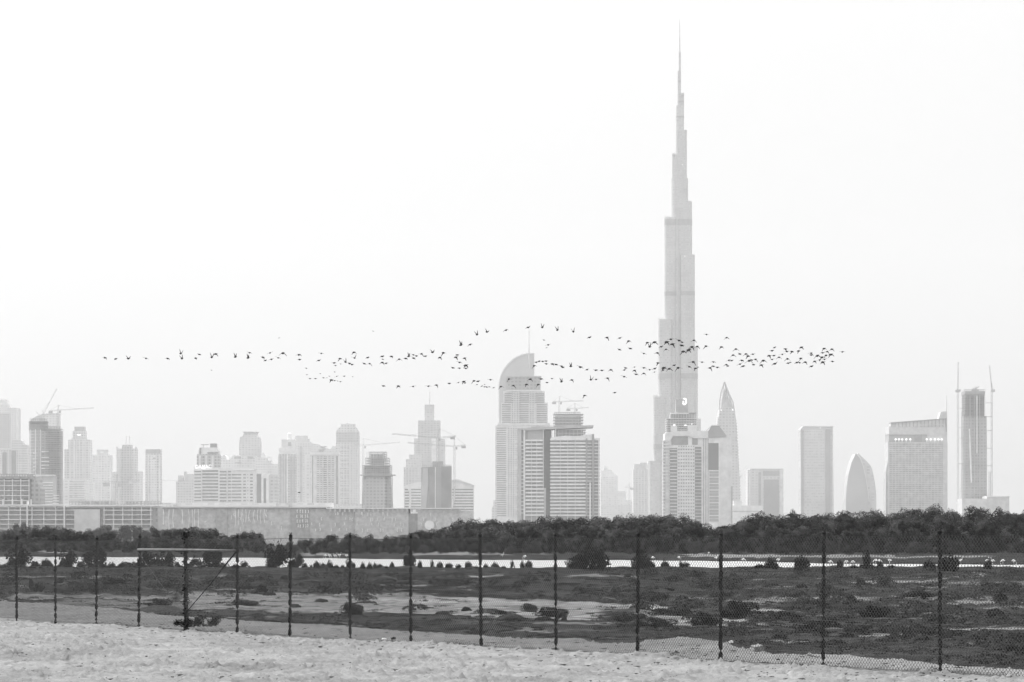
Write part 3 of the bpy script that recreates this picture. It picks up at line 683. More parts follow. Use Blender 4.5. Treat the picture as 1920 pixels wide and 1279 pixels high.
# ================================================================== BIRDS
M_BIRD = mat(0.010, 0.9, 0.3, 8.0, 'dark_plumage'); M_WHITE = mat(0.80, 0.8, 0.06, 8.0, 'white_plumage')
def bird_mesh(wings, dihedral, sweep):
    """one long-necked bird in flight along +X: body tube with tail and neck, two bent wings, closed into one mesh. Span about 1 m"""
    mb = MB()
    mb.tube([(-.30, 0, .0), (-.24, 0, .0), (-.14, 0, 0), (0, 0, -.01), (.12, 0, 0), (.19, 0, .03), (.25, 0, .045), (.29, 0, .045), (.36, 0, .03)],
            [(.05, .012), (.045, .02), (.09, .085), (.12, .11), (.09, .085), (.028, .028), (.024, .026), (.024, .024), (.004, .004)], 8)
    for s in (-1, 1):
        P = []
        for i in range(8):
            t = i / 7; ang = dihedral[0] * (1 - t) + dihedral[1] * t
            y = 0.03 + 0.52 * t
            P.append((t, y))
        z = 0.02; yy = 0.02; pts = []
        for i in range(8):
            t = i / 7; ang = R(dihedral[0]) if t < .4 else R(dihedral[1]); st = .57 / 7
            if i: yy += math.cos(ang) * st; z += math.sin(ang) * st
            c = .20 * (1 - .72 * t ** 1.6); xo = .04 - sweep * t * t
            pts.append((xo, yy, z, c))
        vs = []; fs = []
        for (xo, yy_, zz, c) in pts:
            vs += [(xo + c * .45, s * yy_, zz), (xo, s * yy_, zz + .014), (xo - c * .55, s * yy_, zz), (xo, s * yy_, zz - .010)]
        for i in range(7):
            for j in range(4): fs.append((i * 4 + j, i * 4 + (j + 1) % 4, i * 4 + 4 + (j + 1) % 4, i * 4 + 4 + j))
        fs += [(3, 2, 1, 0), (28, 29, 30, 31)]
        mb.add(vs, fs)
    me = bpy.data.meshes.new('bird'); me.from_pydata([Vector(q) for q in mb.v], [], mb.f); me.materials.append(M_BIRD); me.update(); return me
POSE = {'f': (bird_mesh(1, (4, -3), .10), 'wings level'), 'a': (bird_mesh(1, (22, -28), .12), 'wings arched down'), 'u': (bird_mesh(1, (52, 62), .10), 'wings raised high'),
        'v': (bird_mesh(1, (28, 36), .10), 'wings in a shallow V'), 'b': (bird_mesh(1, (-18, -34), .06), 'wings on the downstroke')}
raw = []
def rd(s, ox, oy, k):
    for q in s.split():
        a, b_, c = q.split(','); raw.append((ox + int(a) / k, oy + int(b_) / k, c))
rd('147,284,a 228,292,a 322,290,v 455,288,f 618,290,a 715,252,u 725,290,u 855,259,f 828,287,a 977,255,b 948,280,u 1125,278,u 1232,246,f 1220,285,u 1332,281,a 1350,304,f 1385,247,f 1396,295,f 1447,284,f 1482,249,B 1602,262,a 1607,297,f 1770,251,f 1751,304,f 1657,362,s 1662,411,t 1685,440,s 1726,440,s 1762,403,t 1786,434,s 1812,434,t 1830,422,t 1845,450,b 1870,455,s 1453,135,t 946,377,t 1910,290,b 1866,322,f 1876,342,s 1870,390,t 1886,423,s 1913,463,s 1892,458,t', 160, 600, 4)
rd('410,602,s 487,607,t 378,492,t 422,475,u 457,488,a 482,497,f 497,387,b 503,438,v 621,435,f 590,489,f 638,489,b 752,424,f 757,450,s 752,479,b 787,486,f 835,425,a 905,449,b 963,443,a 990,424,u 1032,410,f 1060,420,f 1035,440,f 1105,401,b 1140,422,f 1205,387,v 1270,434,b 1303,392,b 1427,411,f 1415,431,b 1493,440,b 1448,478,f 1503,505,B 1388,527,f 1447,530,f 1505,532,f 1460,322,u 1543,318,a 1605,228,u 1695,204,v 1866,188,a 763,690,f 898,691,b 1030,694,f 1168,692,f 1240,682,b 1355,667,f 1437,660,s 1485,651,b 1497,665,s 1578,644,b 1615,648,f 1727,634,f 1605,678,s 1648,692,s 1672,698,s 1692,700,s 1715,698,s 1755,706,s 1674,677,t 1820,696,b 1893,628,b 670,197,t', 560, 580, 4.8)
rd('433,163,f 560,163,u 697,187,u 840,202,u 985,253,f 1143,254,b 1258,259,f 1337,286,b 575,277,s 614,320,f 600,346,t 1255,363,f 1353,353,f 1505,300,b 1570,296,B 1527,338,u 1475,398,f 1597,393,b 1602,483,b 300,687,b 452,629,b 550,627,f 418,676,b 523,677,b 603,659,f 648,624,s 733,652,u 827,636,b 998,634,u 1045,631,f 1148,620,b 507,476,f 532,468,a 565,469,f 595,466,f 597,491,f 488,508,b 652,493,a 685,497,f 733,512,f 745,522,f 817,514,u 903,520,F 963,543,f 1043,548,f 1097,550,f 1178,545,b 1310,528,f 1300,546,f 1390,520,s 1390,551,b 1405,585,f 1297,606,f 1475,527,f 1475,577,b 1527,544,f 1573,534,f 1570,565,s 941,776,b 1213,750,f', 900, 580, 4.8)
rd('182,321,f 223,343,b 228,281,B 265,257,F 277,299,B 335,268,F 362,283,f 358,310,F 370,362,B 415,350,B 425,340,f 445,322,B 463,266,b 490,319,b 566,316,b 455,451,B 293,480,f 203,502,B 200,522,s 250,510,B 327,502,B 423,493,f 475,506,b 497,496,s 532,453,f 630,452,a 627,488,a 600,502,b 663,498,f 570,216,f 742,243,b 697,323,b 823,341,b 797,393,b 855,383,f 908,383,b 968,385,f 925,401,b 762,437,f 785,440,f 740,475,b 752,487,s 874,439,a 935,441,B 955,435,f 990,429,b 857,470,f 883,488,a 973,475,f 1040,478,b 1057,440,B 1153,328,f 1132,355,f 1247,340,b 1383,326,b 1260,362,f 1302,362,b 1358,357,b 1108,398,b 1148,397,f 1192,411,b 1220,386,f 1132,430,f 1265,425,b 1378,420,b 1155,467,F 1270,462,f 1290,455,s 1345,457,f 1368,458,f 1417,453,b 1467,376,b 1467,392,f 1520,398,B 1565,373,f 1577,337,b 1605,363,b 1645,342,b 1595,395,b 1635,388,B 1560,412,B 1540,434,f 1582,429,f 1497,446,b 1567,453,B 1650,447,f 1470,489,f 1735,365,f', 1200, 580, 4.5714)
ZONE = [(245, 'at the open start of the flock'), (350, 'in the thin start of the flock'), (425, 'early in the flock above the lettered block'), (520, 'in the line above the flared top tower'), (600, 'above the wide pale tower'), (680, 'above the dome shouldered tower'),
        (760, 'over the gap past the scaffolded tower'), (830, 'above the spired stepped tower'), (935, 'just before the curved fin tower'), (1012, 'around the curved fin tower'), (1100, 'above the balcony towers'), (1232, 'nearing the tallest tower'),
        (1306, 'across the face of the tallest tower'), (1380, 'above the pointed lattice tower'), (1450, 'above the framed grey block'), (1520, 'in the dense knot above the slab tower'), (1600, 'at the dense head of the flock')]
def zone(x): return next((s for a, s in ZONE if x < a), ZONE[-1][1])
def level(x, y):
    return 'upper strand' if y < 660 else ('middle strand' if y < 690 else 'lower strand')
for (x, y, c) in raw:
    key = c if c in POSE else {'B': 'b', 'F': 'f', 's': 'f', 't': 'f'}[c]
    size = {'B': 1.45, 'F': 1.35, 's': .68, 't': .48, 'b': 1.12, 'f': 1.0, 'a': 1.05, 'u': 1.1, 'v': 1.1}[c]
    D = 640 + rnd.uniform(-40, 60)
    me, words_ = POSE[key]
    o = bpy.data.objects.new('bird', me); COL.objects.link(o)
    o.location = W(x, y, D); s = size * 1.33; o.scale = (s, s, s * 1.1)
    o.rotation_euler = (R(rnd.uniform(-22, 22)), R(rnd.uniform(-10, 8)), R(rnd.uniform(25, 62) * rnd.choice((-1, 1))))
    sw = {'B': 'large', 'F': 'large', 's': 'small', 't': 'tiny'}.get(c, 'dark')
    tag(o, f'{sw} bird, {words_}, {level(x, y)}, {zone(x)}'.replace('over open sky', 'in open sky').replace('at the very start', 'at the start'), 'bird', 'flock of dark birds crossing the skyline')
# the lone bird low over the lettered block
o = bpy.data.objects.new('bird', POSE['a'][0]); COL.objects.link(o); o.location = W(561, 923.5, 620); o.scale = (1, 1, 1); o.rotation_euler = (0, 0, R(35))
tag(o, 'lone dark bird flying low in front of the wide pale tower', 'bird')

def wader(pose):
    mb = MB()
    if pose == 'up':
        sp = [(-.30, 0, .66), (-.22, 0, .70), (-.08, 0, .74), (.08, 0, .74), (.18, 0, .80), (.20, 0, .92), (.15, 0, 1.04), (.19, 0, 1.14), (.26, 0, 1.12), (.33, 0, 1.05)]
        rr = [(.03, .02), (.08, .07), (.14, .14), (.13, .14), (.06, .07), (.032, .032), (.026, .026), (.042, .042), (.034, .034), (.008, .008)]
    else:
        sp = [(-.30, 0, .66), (-.22, 0, .70), (-.08, 0, .74), (.08, 0, .73), (.20, 0, .70), (.30, 0, .60), (.34, 0, .44), (.33, 0, .28), (.28, 0, .20), (.22, 0, .19)]
        rr = [(.03, .02), (.08, .07), (.15, .15), (.14, .14), (.06, .06), (.034, .034), (.028, .028), (.034, .034), (.034, .034), (.008, .008)]
    mb.tube(sp, rr, 10)
    for s in (-.05, .05): mb.tube([(-.02, s, .64), (.01, s, .34), (-.01, s, -.05)], [.018, .011, .012], 6)
    me = bpy.data.meshes.new('flamingo'); me.from_pydata([Vector(q) for q in mb.v], [], mb.f); me.materials.append(M_WHITE)
    me.polygons.foreach_set('use_smooth', np.ones(len(me.polygons), dtype=bool)); me.update(); return me
WD = [wader('up'), wader('down')]
wl = [(1557, 1054.8, 1, 'white wading bird just past the last but one fence post'), (1587, 1054.8, 1, 'white bird feeding before the narrow upright bush, outer one'), (1599, 1055.5, 1, 'white bird feeding before the narrow upright bush, inner one'),
      (1642, 1051.6, 1, 'plump white bird just beyond the narrow upright bush'), (1649, 1052.3, 1, 'white bird touching its plump neighbour in the shallows'), (1668, 1051.6, 0, 'white wading bird stretching its neck upward by the pair'),
      (1773.8, 1052.8, 1, 'white bird hunched beside the last fence post bushes'), (1801.5, 1051.6, 0, 'white wading bird standing upright after the large dark bush'), (1851, 1052.3, 0, 'white wading bird above the small dark bush'),
      (1861.5, 1052.8, 0, 'slim white wading bird next to the one above the small bush'), (1880.5, 1052.3, 1, 'white wading bird last but one in the shallows'), (1901, 1052.8, 1, 'white wading bird at the far end of the shallows'),
      (1459.7, 1050.3, 0, 'white wading bird near the squat shore bush'), (1224.5, 1045.6, 1, 'lone white bird on the far bank below the faint towers'), (1273, 1045, 1, 'lone white bird on the far bank below the emblem tower'),
      (1393.7, 1049.5, 1, 'white bird in the water below the gap by the pointed tower'), (1343, 1046, 0, 'tall white bird on the far bank behind a fence post'), (1329, 1035, 1, 'white bird perched high on the pale bank'), (984, 1042.6, 1, 'lone white bird on the far bank below the fin tower'),
      (610, 1041, 1, 'first white bird of the row on the far bank'), (618, 1041, 1, 'second white bird of the row on the far bank'), (628, 1041, 1, 'third white bird of the row on the far bank'), (637, 1040, 0, 'upright white bird of the row on the far bank'),
      (650, 1041, 1, 'last white bird of the row on the far bank'), (942, 1040, 0, 'lone white bird on the far bank before the fin tower')]
for x, y, p, lab in wl:
    foot = y + 8.5; D = ground_dist(foot, GZ - .1); o = bpy.data.objects.new('flamingo', WD[p]); COL.objects.link(o)
    o.location = ((x - 960) * D / F, D, GZ - .1); o.rotation_euler = (0, 0, R(rnd.choice((0, 180)) + rnd.uniform(-30, 30))); o.scale = (.72, .72, .70)
    tag(o, lab, 'wading bird', 'white wading birds along the lagoon')
# ================================================================== THE CITY (4 to 5 km away; sizes are metres from photo pixels at each distance)
ALB = 1.78
PALE, LIGHT, MID, GREY, DARK, GLASS = 0.55, 0.46, 0.39, 0.31, 0.22, 0.13
class Bld:
    def __init__(s, name, label, cat, x0, x1, D, depth=None):
        s.D = D; s.k = D / F; s.x0, s.x1 = x0, x1
        s.depth = depth if depth is not None else max(18.0, (x1 - x0) * s.k * .8)
        s.e = empty(name, (((x0 + x1) / 2 - 960) * s.k, D + s.depth / 2, GZ), label, cat)
    def X(s, x): return (x - 960) * s.k
    def Z(s, y): return GZ - 0.5 if y is None else CZ - (y - YH) * s.k
    def box(s, part, m, rects, f=0.0, depth=None, parent=None):
        """rects: (x0, x1, ytop, ybottom|None) as ONE mesh; f metres in front of the facade (+ towards the viewer)"""
        d = s.depth if depth is None else depth; mb = MB()
        for (a, b, t, u) in rects: mb.box(s.X(a), s.X(b), s.D - f, s.D - f + d, s.Z(u), s.Z(t))
        return mb.build(part, m, parent or s.e)
    def body(s, m, rects, **k): 
        for i, r in enumerate(rects): s.box('tower_block' if i else 'main_block', m, [r], f=-0.4 * i if 'f' not in k else k['f'], depth=s.depth - 0.9 * i)
    def poly(s, part, m, pts, f=0.0, depth=None, parent=None):
        d = s.depth if depth is None else depth; mb = MB(); mb.prism([(s.X(x), s.Z(y)) for x, y in pts], s.D - f, s.D - f + d)
        return mb.build(part, m, parent or s.e)
    def bands(s, x0, x1, y0, y1, step, th, m, part='window_band', f=0.25, d=0.5):
        y = y0
        while y < y1: s.box(part, m, [(x0, x1, y, y + th)], f=f, depth=d); y += step
    def slabs(s, x0, x1, y0, y1, step, th, m, f=1.4, d=1.8, part='floor_slab'):
        s.bands(x0, x1, y0, y1, step, th, m, part, f, d)
    def cols(s, x0, x1, y0, y1, step, wd, m, part='window_strip', f=0.3, d=0.6):
        x = x0
        while x < x1 - 0.01: s.box(part, m, [(x, x + wd, y0, y1)], f=f, depth=d); x += step
    def mast(s, x, y0, y1, r0=0.5, r1=0.15, part='antenna', m=None, back=0.5):
        mb = MB(); mb.tube([(s.X(x), s.D + s.depth * back, s.Z(y1)), (s.X(x), s.D + s.depth * back, s.Z((y0 + y1) / 2)), (s.X(x), s.D + s.depth * back, s.Z(y0))], [r0, (r0 + r1) / 2, r1], 6)
        return mb.build(part, m or mat(MID), s.e)
    def frame(s, part, m, x0, x1, y0, y1, nx, ny, r=0.35, f=0.0, d=0.0):
        """open grid of bars: scaffold, bare frame"""
        mb = MB()
        for lay in ((0, d) if d else (0,)):
            Yv = s.D - f + lay
            for i in range(nx + 1):
                x = s.X(x0 + (x1 - x0) * i / nx); mb.bar((x, Yv, s.Z(y1)), (x, Yv, s.Z(y0)), r)
            for j in range(ny + 1):
                z = s.Z(y0 + (y1 - y0) * j / ny); mb.bar((s.X(x0), Yv, z), (s.X(x1), Yv, z), r)
        if d:
            for i in range(nx + 1):
                for z in (s.Z(y0), s.Z(y1)): mb.bar((s.X(x0 + (x1 - x0) * i / nx), s.D - f, z), (s.X(x0 + (x1 - x0) * i / nx), s.D - f + d, z), r * .9)
        return mb.build(part, m, s.e)
def T(name, label, x0, x1, D, depth=None): return Bld(name, label, 'skyscraper', x0, x1, D, depth)

def crane(label, D, mx, my0, my1, jx, jy, cx, cy, apex=None, luff=False, g=0.22, r=0.28):
    r *= .6; g += .06
    """hammerhead or luffing tower crane: mast foot my0 to top my1, jib tip (jx, jy), counter-jib tip (cx, cy)"""
    k = D / F; P = lambda x, y: W(x, y, D)
    z0 = P(mx, my0); top = P(mx, my1)
    e = empty('tower_crane', tuple(z0), label, 'crane'); m = mat(g, .6, .2, 1.0, 'crane_steel'); wd = 1.7
    mb = MB(); mb.lattice(z0, top, wd, r, max(4, int((top - z0).length / 5))); mb.build('mast', m, e)
    root = top + Vector((0, 0, 0.5)); tip = P(jx, jy)
    mb = MB(); n = max(5, int((tip - root).length / 5)); mb.lattice(root, tip, 1.1, r * .8, n, (0, 0, 1)); mb.build('jib', m, e)
    c = P(cx, cy); mb = MB(); mb.lattice(root, c, 1.3, r * .8, 4)
    mb.build('counter_jib', m, e)
    q = MB(); cc = root.lerp(c, .82); q.box(cc.x - 2.4, cc.x + 2.4, cc.y - 1, cc.y + 1, cc.z - 3.2, cc.z - .3); q.build('counterweight', m, e)
    q = MB(); q.box(top.x + 1.3, top.x + 3.3, top.y - 1.2, top.y + 1.2, top.z - 2.8, top.z - .2); q.build('cab', m, e)
    ap = P(*(apex or (mx, my1 - 8))); mb = MB(); mb.lattice(root, ap, 1.0, r * .7, 4); mb.build('tower_peak', m, e)
    mb = MB(); mb.bar(ap, root.lerp(tip, .62), .14); mb.bar(ap, c, .14); mb.build('pendant_line', m, e)
    return e

def lettering(txt, size, loc, m, parent, rotz=0, name='lettering', thick=.3, slope=0.0, bold=.0):
    cu = bpy.data.curves.new('lettering', 'FONT'); cu.body = txt; cu.size = size; cu.extrude = thick; cu.offset = bold; cu.align_x = 'LEFT'; cu.align_y = 'BOTTOM'
    o = bpy.data.objects.new('tmp', cu); COL.objects.link(o); dg = bpy.context.evaluated_depsgraph_get()
    me = bpy.data.meshes.new_from_object(o.evaluated_get(dg)); bpy.data.objects.remove(o)
    me.name = name; me.materials.clear(); me.materials.append(m)
    me.transform(Matrix.Rotation(R(90), 4, 'X'))
    w_ = max(v.co.x for v in me.vertices)
    o = bpy.data.objects.new(name, me); COL.objects.link(o); o.parent = parent
    o.location = Vector(loc) - parent.location; o.rotation_euler = (0, -slope, rotz); return o, w_
M_SIGN, t_, b = new_mat('lit_sign_white'); b.inputs['Base Color'].default_value = (.85, .85, .85, 1)
b.inputs['Emission Color'].default_value = (1, 1, 1, 1); b.inputs['Emission Strength'].default_value = 0.35
M_GLASS = mat(GLASS, .25, .15, .05, 'tinted_glass'); M_PALE = mat(PALE); M_LIGHT = mat(LIGHT); M_MID = mat(MID); M_GREY = mat(GREY); M_DARK = mat(DARK)
fc = facade

# ---- edge of the city on the near side
b = T('stepped_tower', 'pale stepped concrete tower at the very edge of the skyline', -14, 33, 5200)
b.body(fc(.46, .34, 3.6, 4), [(-14, 33, 765, None)]); b.box('tower_top', fc(.46, .36, 3.6, 4), [(-8, 15, 758, 765)], f=-3, depth=25); b.box('crown', M_LIGHT, [(-8, 12, 749, 758)], f=-5, depth=20)
b.box('corner_pier', M_LIGHT, [(30, 33.5, 765, None)], f=.6, depth=3); b.box('curtain_wall', fc(.36, .25, 3.6, 4), [(-2, 19, 775, 840)], f=1.2, depth=4)
b = T('stepped_tower', 'hazy low tower cluster with a rounded shoulder before the edge tower', -6, 51, 4500)
b.box('main_block', fc(.40, .26, 3.6, 4), [(0, 30, 843, None)]); b.box('side_block', fc(.42, .3, 3.6, 3), [(40, 51, 834, None)], f=-2)
b.poly('rounded_block', fc(.42, .3, 3.6, 3.4), [(21, 895), (21, 828), (27, 826), (31, 824.5), (37, 824.5), (41, 827), (42, 832), (42, 895)], f=-1, depth=24)
b.box('side_wing', fc(.44, .36, 3.6, 5), [(-6, 4, 852, None)], f=2, depth=20); b.box('window_strip', M_DARK, [(5, 12, 848, 890)], f=.4, depth=.8); b.box('window_strip', M_DARK, [(22, 29, 845, 890)], f=2, depth=3)

b = T('tower_under_construction', 'dark unfinished tower with a ragged round top and stubby slab edges', 50, 112, 3700)
mb = MB(); cx = b.X(69); rr = 17.5 * b.k
mb.plan([(cx + rr * math.cos(t * math.pi / 8), b.D + 14 + rr * math.sin(t * math.pi / 8)) for t in range(16)], b.Z(None), b.Z(795)); mb.build('round_core', fc(.31, .25, 3.6, 3.6), b.e)
b.box('main_block', fc(.29, .23, 3.6, 3.6), [(72, 110.5, 808, 950)], f=-3)
b.box('lower_block', fc(.30, .24, 3.6, 3.6), [(51, 99, 890, None)], f=-2)
for i in range(9):
    mb = MB(); r2 = (18.5 + .8 * math.sin(i * 2)) * b.k; z = b.Z(789.5 + i * 1.9 + (0 if i < 8 else 0))
    mb.plan([(cx + r2 * math.cos(t * math.pi / 8), b.D + 14 + r2 * math.sin(t * math.pi / 8)) for t in range(16)], z - .7, z); mb.build('round_slab', M_DARK, b.e)
b.slabs(85, 114, 804, 950, 3.9, 1.3, M_GREY, f=1.2, d=22)
b.frame('rebar_frame', M_DARK, 84, 111, 800, 807, 9, 2, .3, 0, 15); b.frame('rebar_frame', M_DARK, 55, 83, 785, 790, 8, 1, .3, -6, 12)
b.cols(57, 84, 805, 890, 9, 1.2, M_LIGHT, 'concrete_pier', .5, 1)
for i, y in enumerate((846, 857, 864.5, 871.5, 877.5)): b.box('opening', M_PALE, [(77.5, 92, y, y + 1.8)], f=.6, depth=1); b.box('opening', M_PALE, [(63, 68, y + 3, y + 4.6)], f=5, depth=5)
b = T('curved_roof_tower', 'pale tower with a curved sail roof rising behind the ragged one', 58, 108, 5000)
b.poly('curved_block', fc(.45, .36, 3.6, 5), [(58, 960), (58, 789), (63, 784), (70, 780), (80, 777), (92, 776), (108, 775.5), (108, 960)])
b.poly('roof_edge', M_LIGHT, [(57, 790), (62, 784), (70, 779.5), (80, 776.3), (92, 775), (108.5, 774.5), (108.5, 776), (92, 776.5), (80, 777.8), (70, 781), (63, 785)], f=1.5, depth=40)
crane('tower crane with a long level jib rising over the ragged construction tower', 3690, 109, 806, 770, 176, 765, 92, 770.5, (110, 760), g=.26)
crane('luffing crane with its boom steeply raised over the round top', 3760, 82, 788, 776, 106.5, 729, 75, 781, (80, 770), g=.32, r=.25)
crane('small luffing crane standing on the round slab top', 3715, 74, 789, 782, 68.5, 772, 79, 784, (75, 777), g=.30, r=.22)

b = T('stepped_tower', 'tall stepped apartment tower with a square crown and a glowing white spot', 121, 168, 4600)
b.box('main_block', fc(.44, .32, 3.6, 4.4), [(128, 168, 825, None)]); b.box('middle_block', fc(.43, .32, 3.6, 4.4), [(133, 161, 822, 826)], f=-1, depth=20); b.box('upper_block', fc(.42, .31, 3.6, 4), [(136, 159.5, 808, 822)], f=-2, depth=18)
b.box('crown', M_GREY, [(139, 157.5, 800, 808)], f=-3, depth=15); b.box('opening', M_SIGN, [(144, 151, 814.5, 816.5)], f=-1.6, depth=.8)  # the bright spot is a glowing box; no hole is cut
b.box('side_wing', fc(.42, .3, 3.6, 4.4), [(120.5, 128, 842, None)], f=-2, depth=20); b.box('lower_wing', fc(.5, .4, 3.6, 4), [(112, 175, 905, None)], f=3, depth=20); b.cols(130, 160, 826, 945, 9, 1.4, M_PALE, 'pier', .9, 1.2)
b = T('slender_tower', 'narrow apartment tower with a flat cap beside the tall stepped one', 172, 208, 4700)
b.box('main_block', fc(.46, .36, 3.6, 4.4), [(173, 207.5, 853, None)]); b.box('cap', M_MID, [(181, 200.5, 843, 853)], f=-2, depth=16); b.box('cap_window', M_PALE, [(187, 194, 847, 849)], f=-1.6, depth=.8)
b.cols(173, 208, 853, 945, 8.4, 1.3, M_PALE, 'pier', .9, 1.2); b.box('lower_wing', fc(.48, .38, 3.6, 4), [(160, 174, 877.5, None)], f=1, depth=18)
b = T('twin_masted_tower', 'apartment tower with two short masts and corner turrets', 218, 256, 4600)
b.box('main_block', fc(.43, .31, 3.6, 4.2), [(218.5, 255.5, 841, None)]); b.box('upper_block', fc(.40, .3, 3.6, 4.2), [(230, 247, 834, 841)], f=-1, depth=16); b.box('turret', M_MID, [(218, 221, 838, 841)], f=0, depth=4); b.box('turret', M_MID, [(253, 256, 838, 841)], f=0, depth=4)
b.box('front_bay', fc(.36, .26, 3.6, 4.2), [(229, 246, 836, 945)], f=2, depth=4); b.mast(234.5, 817, 834, .9, .6, 'rooftop_mast'); b.mast(241, 817, 834, .9, .6, 'rooftop_mast')
b.box('side_wing', fc(.47, .38, 3.6, 4), [(250, 265, 884, None)], f=-3, depth=18); b.box('side_wing', fc(.47, .38, 3.6, 4), [(209, 219, 885, None)], f=-3, depth=18); b.cols(222, 229, 842, 945, 5, 1.1, M_PALE, 'pier', .9, 1.2)
b = T('slab_tower', 'plain slab tower standing apart with a dark top band', 272, 301, 4400)
b.poly('main_block', fc(.42, .32, 3.6, 4), [(271.5, 1012), (273, 842.5), (301, 842.5), (302, 1012)]); b.box('top_band', M_GREY, [(273, 301, 842.5, 850)], f=.5, depth=4)
b.box('front_panel', fc(.50, .40, 3.6, 4), [(281.5, 294, 854, 945)], f=.9, depth=2); b.box('pier', M_PALE, [(297.5, 300.5, 852, 945)], f=.8, depth=1.5); b.box('pier', M_PALE, [(278, 280, 852, 945)], f=.8, depth=1.5); b.box('sign', M_GREY, [(287, 292, 858, 861)], f=1.4, depth=.5)
b = Bld('office_block', 'long low pale block with fine floor lines behind the construction site', 'office block', 104, 160, 3900, 30)
b.box('main_block', fc(.52, .42, 3.8, 6), [(104, 160, 899, None)]); b.bands(130, 158, 903, 945, 4.2, 1.3, M_GREY)
b = Bld('striped_block', 'white floor striped block peeping out behind the unfinished frame', 'office block', 78, 108, 3300, 24)
b.box('main_block', M_GREY, [(78, 100, 892, None)]); b.slabs(78, 99, 904, 945, 5.1, 2.0, M_PALE, f=1.2); b.box('roof_slab', M_LIGHT, [(62, 100, 890, 893)], f=1.5, depth=20); b.slabs(99, 110, 928, 945, 5.1, 2.0, M_PALE, f=1.0, part='lower_slab')

# ---- concrete frames of the site on the near side
b = Bld('unfinished_building', 'bare concrete frame with open floors rising over the site', 'construction site', -12, 74, 2700, 40)
b.box('core', fc(.30, .2, 4, 6), [(-12, 68, 894, 945)], f=-2, depth=34); b.box('roof_edge', M_DARK, [(-12, 62, 893.5, 898)], f=1.2, depth=30)
b.slabs(-12, 56, 901, 944, 9.2, 1.5, M_LIGHT, f=1.8, d=24); b.cols(-8, 62, 893, 945, 15.5, 1.3, M_LIGHT, 'column', 1.2, 2.2)
b.poly('side_wall', fc(.26, .18, 4, 4), [(60, 945), (60, 896), (70, 904), (76, 916), (76, 945)], f=.4, depth=26); b.frame('rebar_frame', M_DARK, -12, 62, 889.5, 893.5, 15, 1, .25, 0, 12)
for i in range(4): b.box('white_panel', M_PALE, [(5 + 17.5 * i, 8 + 17.5 * i, 936, 947)], f=2.4, depth=.8)
b = Bld('unfinished_building', 'very long low concrete frame of four open floors', 'construction site', -60, 301, 2300, 45)
b.box('core', fc(.36, .31, 4, 6), [(-60, 300, 951, None)], f=-2.5, depth=36); b.box('roof_slab', M_PALE, [(-60, 120, 946, 948.5)], f=3, depth=40); b.box('roof_slab', M_PALE, [(122, 300, 947, 949.5)], f=3, depth=40)
b.slabs(-60, 119, 956, 1000, 8.8, 1.5, M_LIGHT, f=2.4, d=20); b.slabs(194, 286, 956, 1000, 8.8, 1.5, M_LIGHT, f=2.4, d=20); b.slabs(123, 140, 956, 1000, 8.8, 1.3, M_LIGHT, f=2.4, d=20)
b.cols(-50, 118, 947, None, 22, 1.2, M_LIGHT, 'column', 2.0, 3.0); b.cols(195, 290, 948, None, 17.5, 1.2, M_LIGHT, 'column', 2.0, 3.0); b.box('stair_tower', M_PALE, [(120.3, 122.5, 946, None)], f=3.4, depth=6); b.box('stair_tower', M_PALE, [(51, 53, 940, None)], f=3.4, depth=6)
b.box('blank_wall', mat(.36), [(140, 188, 955, None)], f=2.2, depth=5); b.box('end_wall', mat(.30), [(296, 304, 951, None)], f=1, depth=30)
b.frame('roof_scaffold', M_GREY, 130, 216, 939.5, 946.5, 14, 2, .35, 0, 14); b.frame('roof_scaffold', M_GREY, 234, 297, 940, 947, 10, 2, .35, 0, 14)
for i in range(7): b.box('formwork_panel', M_DARK if i % 2 else M_GREY, [(152 + 9 * i, 158 + 9 * i, 941, 945)], f=-2, depth=3)
for i in range(4): b.box('formwork_panel', M_DARK, [(236 + 6 * i, 239.5 + 6 * i, 941, 945)], f=-2, depth=3)
crane('short crane standing on the long low site with its jib across the masted tower', 2320, 219, 946, 906, 262, 902.5, 195, 904, (219, 890), g=.26)
crane('faint level crane jib reaching past the slab tower', 4300, 254, 1000, 904, 342, 900, 243, 902, (254, 893), g=.40, r=.2)

# ---- the long low building with the pierced screen front
b = Bld('screen_fronted_building', 'very long low building with a pierced screen front behind the trees', 'office block', 303, 884, 2250, 60)
tone = [(303, 405, 952, .33), (405, 427, 953, .26), (427, 545, 952, .33), (545, 580, 952, .24), (580, 666, 953.5, .30), (666, 766, 954.5, .34), (766, 783, 963, .22), (783, 860, 956, .34), (860, 886, 958, .38)]
for i, (a, c, t, g_) in enumerate(tone): b.box('front_section', mat(g_ * .93, .8, .22, .35, 'cast_screen'), [(a, c, t, None)], f=(i % 2) * 1.2, depth=50)
b.box('roof_coping', M_GREY, [(303, 545, 950.5, 952.3)], f=2.2, depth=48); b.box('roof_coping', M_PALE, [(612, 872, 952.5, 954.3)], f=2.4, depth=46); b.box('roof_canopy', M_GREY, [(545, 612, 951, 952.6)], f=2.0, depth=44)
b.box('roof_storey', fc(.42, .36, 4, 8), [(320, 620, 943, 951)], f=-10, depth=30); b.box('lift_housing', M_MID, [(509, 516, 941.5, 951)], f=-8, depth=8); b.box('lift_housing', M_GREY, [(540, 544, 946, 951)], f=-6, depth=6); b.box('lift_housing', M_GREY, [(323, 328, 946, 951)], f=-6, depth=6)
for cx_ in list(range(618, 866, 9)): b.box('roof_post', M_GREY, [(cx_, cx_ + 3.2, 955, 960)], f=2.9, depth=1)
